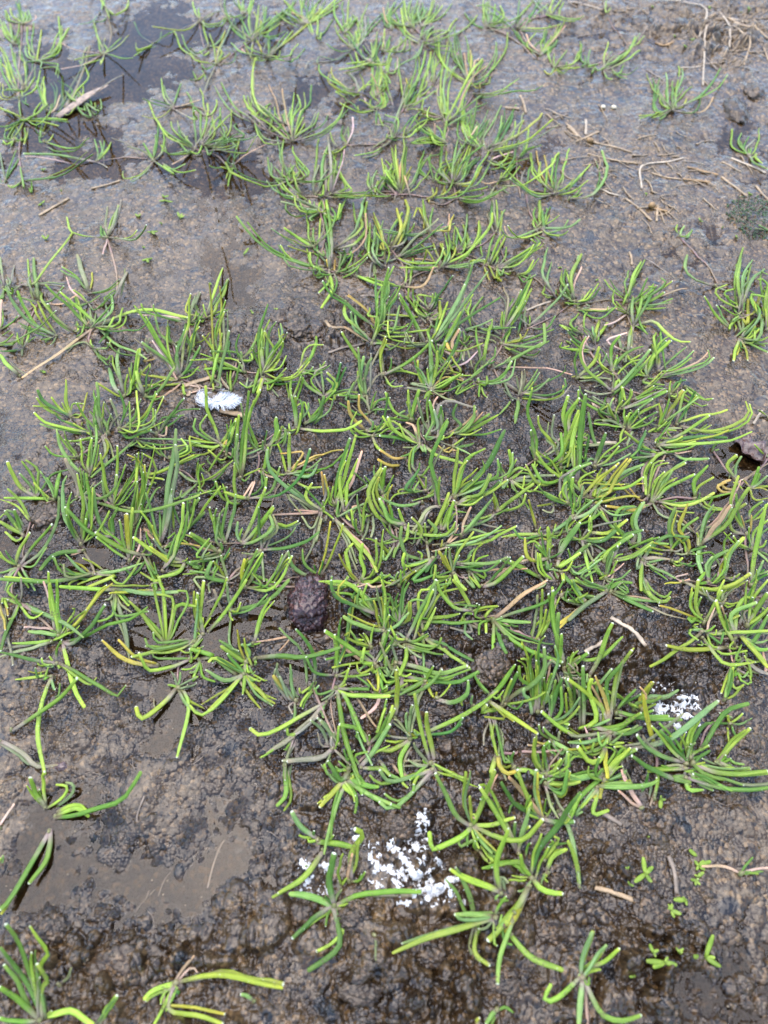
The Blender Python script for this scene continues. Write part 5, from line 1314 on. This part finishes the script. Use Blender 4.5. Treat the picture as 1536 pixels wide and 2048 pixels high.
def clod(px, py, rx, ry, kind, label, k):
    b = ground(px, py); s = mm_per_px(px, py)
    r_x = rx * s; r_y = ry * s / max(.55, math.sin(math.atan2(CAM_H, max(.01, b[1])))) * .92
    r_z = min(r_x, r_y) * (.62 if kind == 'c' else .95)
    g = H(b[0], b[1])
    import bmesh
    bm = bmesh.new(); bmesh.ops.create_icosphere(bm, subdivisions=5 if max(rx, ry) > 28 else 4, radius=1)
    seed = Vector((k * 3.7, k * 1.3, k * 9.1))
    for v in bm.verts:
        d = v.co.normalized()
        n = mnoise.fractal(d * 1.4 + seed, .8, 2.1, 3) * .22
        u = d * max(1, rx / 9) + seed
        cell = mnoise.voronoi(u)[0]
        n += (.55 - min(1., cell[0] * 1.2)) * (.26 if kind == 'c' else .10) + mnoise.fractal(d * (6 + rx * .15) + seed, .6, 2.2, 3) * (.07 if kind == 'c' else .13)
        if kind == 'p': n *= .8
        v.co = d * (1 + n)
        v.co = Vector((v.co.x * r_x, v.co.y * r_y, v.co.z * r_z))
    for f in bm.faces: f.smooth = True
    name = 'mud_clod' if kind != 'p' else 'pebble'
    m = bpy.data.meshes.new(name); bm.to_mesh(m); bm.free()
    m.materials.append({'r': M_redclod, 'c': M_clod, 'p': M_red}[kind])
    o = bpy.data.objects.new(name, m); col.objects.link(o)
    o.location = (b[0], b[1], g - r_z * (.30 if kind == 'c' else .12 if kind == 'r' else .45)); o.rotation_euler = (0, 0, 0)
    tag(o, label, 'clod' if kind != 'p' else 'pebble', 'clods of mud' if kind != 'p' else None)
for k, c in enumerate(CLODS): clod(*c, k)

# ------------------------------------------------------------------ root fibres and grit strewn over the mud
rl = random.Random(21); lv, lf = [], []
for k in range(170):
    px, py = rl.uniform(0, 1536), rl.uniform(250, 2060); a = rl.uniform(0, 6.283); L = rl.uniform(12, 60)
    pp = []
    for q in (-.5, -.2, .1, .5):
        a += rl.uniform(-.35, .35); pp.append(on_ground(px + math.cos(a) * L * q, py + math.sin(a) * L * q))
    S = catmull(pp, 8)
    for q in S: q[2] = max(H(q[0], q[1]), -.0002) + rl.uniform(-.0002, .0003)
    vs, fs, _ = tube(S, rl.uniform(.00018, .0005), .00022, 4, lambda t: 1 - .5 * t, .2)
    n0 = len(lv); lv += vs; lf += [tuple(i + n0 for i in f) for f in fs]
o = mesh_obj('root_fibres', lv, lf, M_straw[3]); tag(o, 'thin brown root fibres strewn over the mud', 'root fibres', kind='stuff')
lv, lf = [], []
for k in range(900):
    px, py = rl.uniform(-20, 1556), rl.uniform(60, 2070); q = on_ground(px, py); s = rl.uniform(.00018, .00050)
    n0 = len(lv); a = rl.uniform(0, 6.283)
    for (x, y, z) in ((1, 0, 0), (-.5, .9, .1), (-.6, -.8, 0), (.1, .1, .9), (0, 0, -.8)):
        lv.append(q + np.array([(x * math.cos(a) - y * math.sin(a)) * s * 1.2, (x * math.sin(a) + y * math.cos(a)) * s, z * s + s * .2]))
    lf += [(n0, n0 + 1, n0 + 3), (n0 + 1, n0 + 2, n0 + 3), (n0 + 2, n0, n0 + 3), (n0 + 1, n0, n0 + 4), (n0 + 2, n0 + 1, n0 + 4), (n0, n0 + 2, n0 + 4)]
o = mesh_obj('grit', lv, lf, plain('pale_grit', (.26, .20, .13), .5, .7, 90, .0), smooth=False); tag(o, 'pale grit grains scattered over the mud', 'grit', kind='stuff')

# ------------------------------------------------------------------ dry straws
STRAWS = [  # tile x, y | points in tile pixels | width mm | colour | label
 (1136,0,[(700,0),(870,5),(1060,75),(1010,280)],1.7,1,'pale bent straw at the top, left of the straw heap'),
 (1136,0,[(1150,80),(1225,190),(1240,370)],1.7,1,'greyish straw hanging down in the straw heap'),
 (1136,0,[(1230,140),(1380,220),(1536,305)],2.6,0,'thick tan straw running to the right edge'),
 (1136,0,[(1270,190),(1320,300),(1390,350),(1350,500)],1.6,0,'crooked tan straw below the thick straw'),
 (1136,0,[(1060,180),(1035,330),(1040,470),(1035,660)],1.5,1,'long pale straw pointing down from the straw heap'),
 (1136,0,[(880,295),(1000,250),(1140,205)],1.3,3,'thin grey straw lying left of the straw heap'),
 (1136,0,[(1050,175),(1090,180),(1140,175)],1.6,1,'short pale straw piece inside the straw heap'),
 (1136,0,[(570,275),(640,200),(690,155)],1.2,3,'thin straw leaning against the dark clod at top right'),
 (1136,0,[(60,285),(180,262),(310,250)],1.1,3,'thin grey straw half under water at the top'),
 (1136,0,[(0,15),(130,50),(265,75)],1.4,1,'pale straw at the top edge beside a seedling'),
 (1136,0,[(190,1090),(340,1125),(490,1172)],1.6,0,'tan straw in the mud above the bent straw'),
 (1136,0,[(150,1185),(300,1215),(540,1258)],1.5,0,'long tan straw just above the bent straw'),
 (1136,0,[(890,1215),(780,1240),(565,1278),(566,1450)],1.6,1,'bent pale straw with a sharp elbow on right mud'),
 (1136,0,[(910,1290),(1030,1320),(1150,1352)],2.0,2,'dark tan straw right of the bent straw'),
 (1136,0,[(880,1378),(970,1385),(1090,1402)],2.2,2,'short ochre straw below the dark tan straw'),
 (1136,0,[(600,535),(680,590),(765,652)],1.3,3,'thin straw behind the lone tuft in the pool'),
 (1136,0,[(860,525),(940,522),(1030,508)],1.2,1,'thin pale straw behind the lone tuft, farther right'),
 (1136,0,[(1250,1215),(1390,1275),(1515,1332)],1.9,1,'pale straw under the small tuft at the right edge'),
 (1136,0,[(60,1092),(160,1050),(240,1010)],1.7,0,'tan straw crossing toward a brown seed'),
 (1136,0,[(-10,960),(50,1010),(95,1062)],1.7,0,'tan straw pointing down right, left of the brown seed'),
 (1136,0,[(135,925),(138,980),(135,1035)],1.9,1,'short upright pale straw left of the brown seed'),
 (1136,0,[(670,330),(740,328),(812,318)],2.0,2,'short ochre straw behind the lone tuft near the top'),
 (1136,0,[(1180,1360),(1270,1430),(1375,1512)],1.8,0,'tan straw running down right below the dark tan straw'),
 (1136,0,[(1440,1430),(1490,1490),(1560,1560)],1.7,0,'tan straw at the right edge below the other straws'),
 (1136,0,[(240,1455),(310,1480),(390,1512)],1.5,1,'pale straw beside the large curved leaf at right'),
 (1136,0,[(1180,1245),(1270,1290),(1330,1320)],1.3,0,'thin tan straw above the dark tan straw'),
 (1136,0,[(640,1330),(740,1360),(870,1380)],1.5,0,'tan straw leading into the short ochre straw'),
 (1136,0,[(1210,130),(1290,150),(1380,180)],1.4,1,'pale straw piece in the straw heap toward the right'),
 (1136,0,[(1070,420),(1110,480),(1150,540)],1.3,3,'grey straw slanting below the straw heap'),
 (1136,0,[(1500,370),(1520,420),(1540,470)],1.6,0,'tan straw at the right edge under the straw heap'),
 (1136,400,[(440,-10),(540,60),(640,160)],1.6,0,'tan straw pointing at the brown husk at right'),
 (1136,400,[(640,60),(690,75),(760,90)],2.2,2,'ochre straw piece beside the brown husk at right'),
 (1136,400,[(690,40),(682,110),(680,165)],1.8,0,'short straw crossing the ochre piece at right'),
 (1136,400,[(470,400),(485,440),(490,500)],1.6,0,'short tan straw above the lone bright tuft at right'),
 (1136,400,[(590,455),(680,510),(780,575)],.9,3,'thin dark stem right of the tall leaf at right'),
 (760,0,[(960,830),(1010,838),(1070,842)],2.6,0,'stubby tan stalk on the mud near the top'),
 (760,0,[(1075,735),(1105,800),(1120,870)],1.8,0,'tan straw beside the stubby tan stalk'),
 (760,0,[(1340,910),(1400,890),(1450,880)],1.2,3,'thin grey straw right of the yellow-tipped leaf'),
 (760,0,[(1440,980),(1490,1020),(1540,1060)],1.8,0,'tan straw right of the yellow-tipped leaf'),
 (760,400,[(1120,852),(1210,812),(1310,780)],1.5,1,'pale ribbed twig among the plants right of centre'),
 (0,0,[(700,1452),(810,1425),(930,1388)],1.7,0,'tan straw on the mud below the left pool'),
 (0,400,[(300,122),(400,65),(530,-10)],2.0,0,'tan straw at the left above the seedlings'),
 (400,1540,[(60,905),(100,740),(155,590),(190,540)],.7,3,'thin pale stalk standing by the front puddle'),
 (1136,1160,[(325,290),(460,380),(600,505)],2.2,1,'flat pale dry blade on the mud at right'),
 (1136,1160,[(130,555),(200,510),(270,472)],1.9,1,'short pale dry blade left of the flat dry blade'),
 (380,400,[(1310,742),(1420,745),(1545,780)],1.6,3,'grey-white dry stalk left of the photo centre top'),
 (380,400,[(1060,1175),(1200,1130),(1340,1100)],1.6,3,'brown stalk in the mud above the centre'),
 (380,400,[(1040,930),(1090,975),(1200,990),(1300,1040)],2.0,0,'twisted brown root right of the dark crumbly clods'),
 (380,780,[(-60,30),(-10,45),(0,10)],1.6,0,'short tan stalk left of the white feather'),
 (380,780,[(230,160),(330,190),(460,225)],3.2,0,'broad tan dead blade directly under the white feather'),
 (380,780,[(-40,-20),(60,-60),(200,-100)],2.8,0,'broad tan dead blade just above the white feather'),
 (1136,780,[(110,432),(230,415),(370,408)],1.7,1,'pale straw lying between the plants at right'),
 (1136,780,[(1420,265),(1450,220),(1490,160)],1.6,1,'pale straw piece above the red-brown dead leaf'),
 (1136,1540,[(250,320),(330,370),(410,420)],2.0,3,'brown dead blade stuck in the mud at right front'),
 (1136,1540,[(205,900),(340,935),(500,1000)],2.0,0,'brown root lying left of the large front clod'),
 (1136,1540,[(770,660),(815,780),(830,950)],1.8,3,'brown root behind the large front clod'),
 (0,1540,[(1050,400),(1060,330),(1110,200)],.8,3,'thin brown stalk in the front puddle mud'),
]
for (x0, y0, pts, w, m, lab) in STRAWS:
    P3 = []
    for (x, y) in pts:
        q = on_ground(*tz(x0, y0, x, y)); P3.append(q)
    S = catmull(P3, 12); wm = w * .001
    hs = hgt([q[0] for q in S], [q[1] for q in S])
    hs = np.maximum(hs, -.0005)
    sm = np.convolve(np.pad(hs, 2, mode='edge'), np.ones(5) / 5, mode='valid')
    for i, q in enumerate(S): q[2] = max(sm[i], hs[i] - wm * .25) + wm * .22
    org = S[len(S) // 2].copy()
    rr = random.Random(len(lab) * 7 + int(pts[0][0]))
    wob = [rr.uniform(.85, 1.12) for _ in range(14)]
    vs, fs, al = tube([q - org for q in S], wm * .85, wm * .36, 7, lambda t: wob[min(12, int(t * 12))], .1)
    o = mesh_obj('dry_straw', vs, fs, M_straw[m], None, org)
    tag(o, lab, 'straw', 'dry straws on the mud')

# fine matted bits of straw nobody could count
lv, lf = [], []; rl = random.Random(9)
for (x, y, rx, ry, n) in ((1440, 45, 110, 60, 70), (1480, 110, 70, 50, 25), (1330, 345, 190, 70, 45), (1260, 20, 120, 25, 15), (1150, 260, 80, 50, 10), (1300, 425, 60, 30, 12)):
    for k in range(n):
        px, py = rl.gauss(x, rx * .5), rl.gauss(y, ry * .5); a = rl.uniform(-.9, .9) + (.4 if y > 200 else 0); L = rl.uniform(14, 55)
        if py < -40: continue
        pp = [on_ground(px + math.cos(a + w) * L * q, py + math.sin(a + w) * L * q * .7) for q, w in ((-.5, 0), (0, 0), (.5, rl.uniform(-.5, .5)))]
        S = catmull(pp, 6)
        for q in S: q[2] = max(H(q[0], q[1]), -.0003) + .0003 + rl.uniform(0, .0004)
        vs, fs, _ = tube(S, rl.uniform(.0005, .0012), .0004, 4, lambda t: 1 - .3 * t, .2)
        n0 = len(lv); lv += vs; lf += [tuple(i + n0 for i in f) for f in fs]
lo = on_ground(1440, 45)
o = mesh_obj('straw_litter', [v - lo for v in lv], lf, M_straw[0], None, lo)
tag(o, 'fine matted tan straw litter on the mud at upper right', 'straw litter', kind='stuff')

# withered broad leaf lying in the left pool
pts = [tz(0, 0, *p) for p in ((450, 925), (560, 860), (700, 770), (842, 708))]
S = catmull([np.array([*on_ground(*p)[:2], .0016 + .0008 * i]) for i, p in enumerate(pts)], 12)
org = S[0].copy(); jag = [random.Random(77).uniform(.85, 1.15) for _ in range(13)]
vs, fs, al = tube([q - org for q in S], .0056, .0012, 8, lambda t: (.62 + .55 * math.sin(math.pi * min(1, t * .8 + .1))) * (1 - .55 * max(0, t - .6) / .4), .3)
o = mesh_obj('withered_leaf', vs, fs, plain('withered_brown', (.31, .215, .15), .5, .6, 350, .0009), None, org)
tag(o, 'broad withered brown leaf lying in the left pool', 'leaf')

# curled red-brown dead leaf at the right
def sheet(fn, nu, nv, thick):
    vs = []; fs = []
    for s in (0, 1):
        for j in range(nv):
            for i in range(nu):
                p, n = fn(i / (nu - 1), j / (nv - 1)); vs.append(p - n * thick * s)
    q = nu * nv
    for j in range(nv - 1):
        for i in range(nu - 1):
            a = j * nu + i; fs.append((a, a + 1, a + 1 + nu, a + nu)); fs.append((q + a, q + a + nu, q + a + 1 + nu, q + a + 1))
    rim = [i for i in range(nu)] + [j * nu + nu - 1 for j in range(1, nv)] + [(nv - 1) * nu + i for i in range(nu - 2, -1, -1)] + [j * nu for j in range(nv - 2, 0, -1)]
    for k in range(len(rim)):
        a, b = rim[k], rim[(k + 1) % len(rim)]; fs.append((b, a, a + q, b + q))
    return vs, fs
A = on_ground(*tz(1136, 780, 1300, 385)); B = on_ground(*tz(1136, 780, 1480, 590))
def deadleaf(u, v):
    p = A + (B - A) * u; ax = (B - A) / np.linalg.norm(B - A); sd = np.cross(ax, np.array([0, 0, 1.0]))
    w = .0062 * math.sin(math.pi * min(1, .12 + .86 * u)) ** .7 * (1 + .25 * math.sin(9 * u + 2)) ; s = (v - .5) * 2
    z = .0016 + .0030 * s * s + .0012 * math.sin(7 * u + 3 * s) + .0006 * math.sin(23 * u - 9 * s)
    q = p + sd * (w * s * (.85 + .15 * math.sin(17 * u))); q[2] = H(q[0], q[1]) * .5 + z
    return q - A, np.array([0, 0, 1.0])
vs, fs = sheet(deadleaf, 18, 9, .0004)
o = mesh_obj('dead_leaf', vs, fs, M_bark, None, A)
tag(o, 'curled dark red-brown dead leaf on wet mud at right', 'leaf')

# seeds
for (x, y, r_, lab) in ((1206, 216, 4.2, 'left one of two cream seeds on the grey mud'), (1227, 217, 4.6, 'right one of two cream seeds on the grey mud'),
                        (1179, 284, 6.5, 'brown seed at the end of a tan straw'), (1303, 413, 7, 'brown husk beside the ochre straw piece')):
    b = on_ground(x, y); s = mm_per_px(x, y) * r_
    vs, fs, al = tube([np.array([-s, 0, 0]), np.array([-s * .5, 0, s * .1]), np.array([s * .3, 0, s * .1]), np.array([s, 0, 0])], 2 * s, 1.6 * s, 8, lambda t: .35 + .65 * math.sin(math.pi * (.1 + .8 * t)), .15)
    o = mesh_obj('seed', vs, fs, M_cream if 'cream' in lab else M_straw[2], None, b + np.array([0, 0, s * .5]))
    o.rotation_euler = (0, 0, x % 3)
    tag(o, lab, 'seed')

# moss
mb = on_ground(1512, 436); mv, mf = [], []
rm = random.Random(5)
for k in range(420):
    a = rm.uniform(0, 6.283); q = math.sqrt(rm.random())
    x = mb[0] + math.cos(a) * q * .016; y = mb[1] + math.sin(a) * q * .020; z = H(x, y) + .0022 * (1 - q) * rm.uniform(.4, 1.3)
    L = rm.uniform(.0008, .0019); w = L * .4; th = rm.uniform(0, 6.283); up = rm.uniform(.1, .9)
    d = np.array([math.cos(th), math.sin(th), up]); sdv = np.array([-math.sin(th), math.cos(th), 0])
    c0 = np.array([x, y, z]); n0 = len(mv)
    nn = np.cross(d, sdv)
    mv += [c0, c0 + d * L * .5 + sdv * w, c0 + d * L, c0 + d * L * .5 - sdv * w, c0 + d * L * .5 + nn * w * .5]
    mf += [(n0, n0 + 1, n0 + 4), (n0 + 1, n0 + 2, n0 + 4), (n0 + 2, n0 + 3, n0 + 4), (n0 + 3, n0, n0 + 4), (n0, n0 + 3, n0 + 2, n0 + 1)]
o = mesh_obj('moss', [v - mb for v in mv], mf, M_moss, None, mb)
tag(o, 'patch of low dark green moss at the right edge', 'moss', kind='stuff')

# ------------------------------------------------------------------ bird droppings
def dropping(blobs, x0, y0, sc, label, seed, thin=1.0, lean=0.0):
    W_ = []
    for (x, y, r_) in blobs:
        px, py = x0 + x * sc, y0 + y * sc; g = ground(px, py)
        W_.append((g[0], g[1], r_ * sc * mm_per_px(px, py)))
    xa = min(w[0] - w[2] * 2 for w in W_); xb = max(w[0] + w[2] * 2 for w in W_)
    ya = min(w[1] - w[2] * 2 for w in W_); yb = max(w[1] + w[2] * 2 for w in W_)
    st = .00018
    gx, gy = np.meshgrid(np.arange(xa, xb, st), np.arange(ya, yb, st))
    f = np.zeros_like(gx)
    for (cx, cy, r_) in W_:
        f = np.maximum(f, 1.15 - np.hypot(gx - cx, gy - cy) / r_)
    ca, sa = math.cos(.7), math.sin(.7)
    wx = gx + .0012 * (vnoise(gx / .0017, gy / .0017, seed + 60) - .5) + .0006 * (vnoise(gy / .0006, gx / .0006, seed + 61) - .5)
    wy = gy + .0012 * (vnoise(gx / .0017, gy / .0017, seed + 62) - .5) + .0006 * (vnoise(gy / .0006, gx / .0006, seed + 63) - .5)
    rx_, ry_ = wx * ca - wy * sa, wx * sa + wy * ca
    n = fbm(rx_ / .0026, ry_ / .0026, seed, 4) * .7 + fbm(wx / .0006 + ry_ / .002, wy / .0006, seed + 40, 2) * .3
    f = f * .9 + (n - .61 - lean) * 2.7 * thin
    hz = height(gx.ravel(), gy.ravel()).reshape(gx.shape)
    z = hz + np.clip(f, -.6, .5) * .0011 + .0003 * fbm(gx / .0006, gy / .0006, seed + 3, 2) - .0001
    z = np.where(f > 0, np.maximum(z, .00015 + .0003 * np.clip(f, 0, 1)), z)
    keep = f > -.15
    ids = -np.ones(gx.shape, int); ids[keep] = np.arange(keep.sum())
    og = np.array([W_[0][0], W_[0][1], 0])
    vv = np.stack([gx[keep], gy[keep], z[keep]], axis=1) - og
    ff = []
    a = ids[:-1, :-1]; b = ids[:-1, 1:]; c = ids[1:, 1:]; d = ids[1:, :-1]
    ok = (a >= 0) & (b >= 0) & (c >= 0) & (d >= 0)
    ff = np.stack([a[ok], b[ok], c[ok], d[ok]], axis=1).tolist()
    o = mesh_obj('bird_dropping', vv, ff, M_drop, None, og)
    tag(o, label, 'bird dropping', 'white bird droppings')
MAIN = [(760,330,38),(800,370,50),(850,400,58),(890,440,50),(920,470,40),(760,500,50),(790,540,34),(960,520,52),(990,560,46),(1030,560,34),(980,330,42),(900,350,42),
        (640,530,30),(640,500,18),(800,610,38),(820,640,32),(660,655,32),(700,660,24),(840,680,26),(1050,435,17),(1115,345,24),(1185,365,12),(1015,480,24),(900,590,30),(870,520,30),(930,360,30)]
dropping(MAIN, 600, 1620, .2344, 'large splash of white bird dropping on the front mud', 301, 1.0, .02)
dropping([(1320,605,40),(1280,600,40),(1250,640,40),(1200,670,40),(1150,690,46),(1110,710,40),(1090,755,32),(1070,770,18),(965,755,22),(850,755,15),(1030,805,16)], 600, 1620, .2344,
         'white streak of dropping at a green leaf tip, right of the large splash', 337, .7)
dropping([(205,475,30),(170,478,20),(240,475,20),(70,605,32),(105,575,22),(40,640,18),(10,685,18)], 600, 1620, .2344, 'white flecks of dropping left of the large splash', 371, .6)
dropping([(480,235,34),(505,225,18),(455,250,18)], 600, 1620, .2344, 'small white fleck of dropping at the hooked yellow leaf', 377, .6)
dropping([(995,180,22),(1065,10,18),(1060,45,13),(1000,165,14)], 600, 1620, .2344, 'tiny white fleck of dropping on the round brown clod', 391, .5)
dropping([(660,970,52),(700,1000,48),(750,1005,48),(800,1010,38),(840,1010,34),(650,930,32),(730,850,28),(640,860,15),(850,930,38),(870,970,34),(820,960,28),(880,1060,34),(840,1050,34),(800,1110,28),(830,1130,28),(1000,1130,28),(1040,1130,22),(960,1140,15),(780,1090,24),(600,930,20)],
         1136, 1160, .26042, 'lacy splash of white bird dropping under leaves at right', 411, 1.0, .07)

# ------------------------------------------------------------------ feather
def fz(x, y): return 360 + x * .10417, 740 + y * .10417
fb = on_ground(*fz(640, 640))
root = empty('feather', fb)
def fpt(x, y, z):
    p = ground(*fz(x, y), fb[2] + z); return p - fb
rach = [fpt(600, 770, .001), fpt(590, 690, .0014), fpt(640, 630, .0020), fpt(760, 620, .0026), fpt(900, 610, .0030), fpt(1020, 600, .0034)]
vs, fs, al = tube(catmull(rach, 14), .0005, .0004, 6, lambda t: 1 - .7 * t, .2)
mesh_obj('shaft', vs, fs, M_feather, root)
RC = catmull(rach, 60); rf = random.Random(3)
bv, bf = [], []
def barb(pts, w):
    global bv, bf
    vs, fs, _ = tube(catmull(pts, 7), w, w * .6, 4, lambda t: 1 - .65 * t, .3)
    n0 = len(bv); bv += vs; bf += [tuple(i + n0 for i in f) for f in fs]
tips_up = [(800, 360), (850, 375), (900, 400), (940, 415), (990, 440), (1040, 445), (1085, 475), (1120, 490), (1160, 520), (1195, 545)]
tips_dn = [(700, 770), (780, 775), (850, 770), (930, 765), (1000, 750), (1060, 715), (1110, 690), (1150, 650), (1185, 610), (1200, 575)]
for k in range(170):
    t = rf.random(); lst = tips_up if rf.random() < .55 else tips_dn
    q = t * (len(lst) - 1); i = min(len(lst) - 2, int(q)); w = q - i
    tx = lst[i][0] * (1 - w) + lst[i + 1][0] * w + rf.uniform(-22, 22); ty = lst[i][1] * (1 - w) + lst[i + 1][1] * w + rf.uniform(-22, 22)
    st = RC[min(59, int((.30 + .66 * t) * 59))]
    zt = rf.uniform(.0012, .0052)
    end = fpt(tx, ty, zt); m = st * .55 + end * .45 + np.array([rf.uniform(-.0004, .0004), rf.uniform(-.0004, .0004), rf.uniform(.0002, .0010)]) + np.array([.0007, 0, 0])
    barb([st, m, end], rf.uniform(.00016, .00030))
for k in range(110):
    st = RC[int(rf.uniform(.12, .5) * 59)]
    tx, ty = (rf.uniform(610, 800), rf.uniform(470, 600)) if rf.random() < .5 else (rf.uniform(570, 760), rf.uniform(660, 765))
    end = fpt(tx, ty, rf.uniform(.0015, .0045)); m = st * .5 + end * .5 + np.array([.0004, 0, rf.uniform(.0003, .0012)])
    barb([st, m, end], rf.uniform(.00016, .00028))
for k in range(150):                                       # downy curl at the left
    st = RC[int(rf.uniform(.05, .45) * 59)]
    a = rf.uniform(1.2, 4.6); R = rf.uniform(60, 175)
    cx, cy = 500 + rf.uniform(-50, 60), 540 + rf.uniform(-30, 40)
    p1 = fpt(cx + math.cos(a + 1.3) * R * .8, cy - math.sin(a + 1.3) * R * .8 * .9, rf.uniform(.001, .005))
    p2 = fpt(cx + math.cos(a + .5) * R, cy - math.sin(a + .5) * R * .9, rf.uniform(.002, .006))
    p3 = fpt(cx + math.cos(a) * R * 1.08, cy - math.sin(a) * R, rf.uniform(.001, .005))
    barb([p1, p2, p3] if rf.random() < .5 else [st, p2, p3], rf.uniform(.00013, .00024))
o = mesh_obj('barbs', bv, bf, M_feather, root); o['kind'] = 'stuff'
tag(root, 'small white downy feather caught among the green leaves', 'feather')
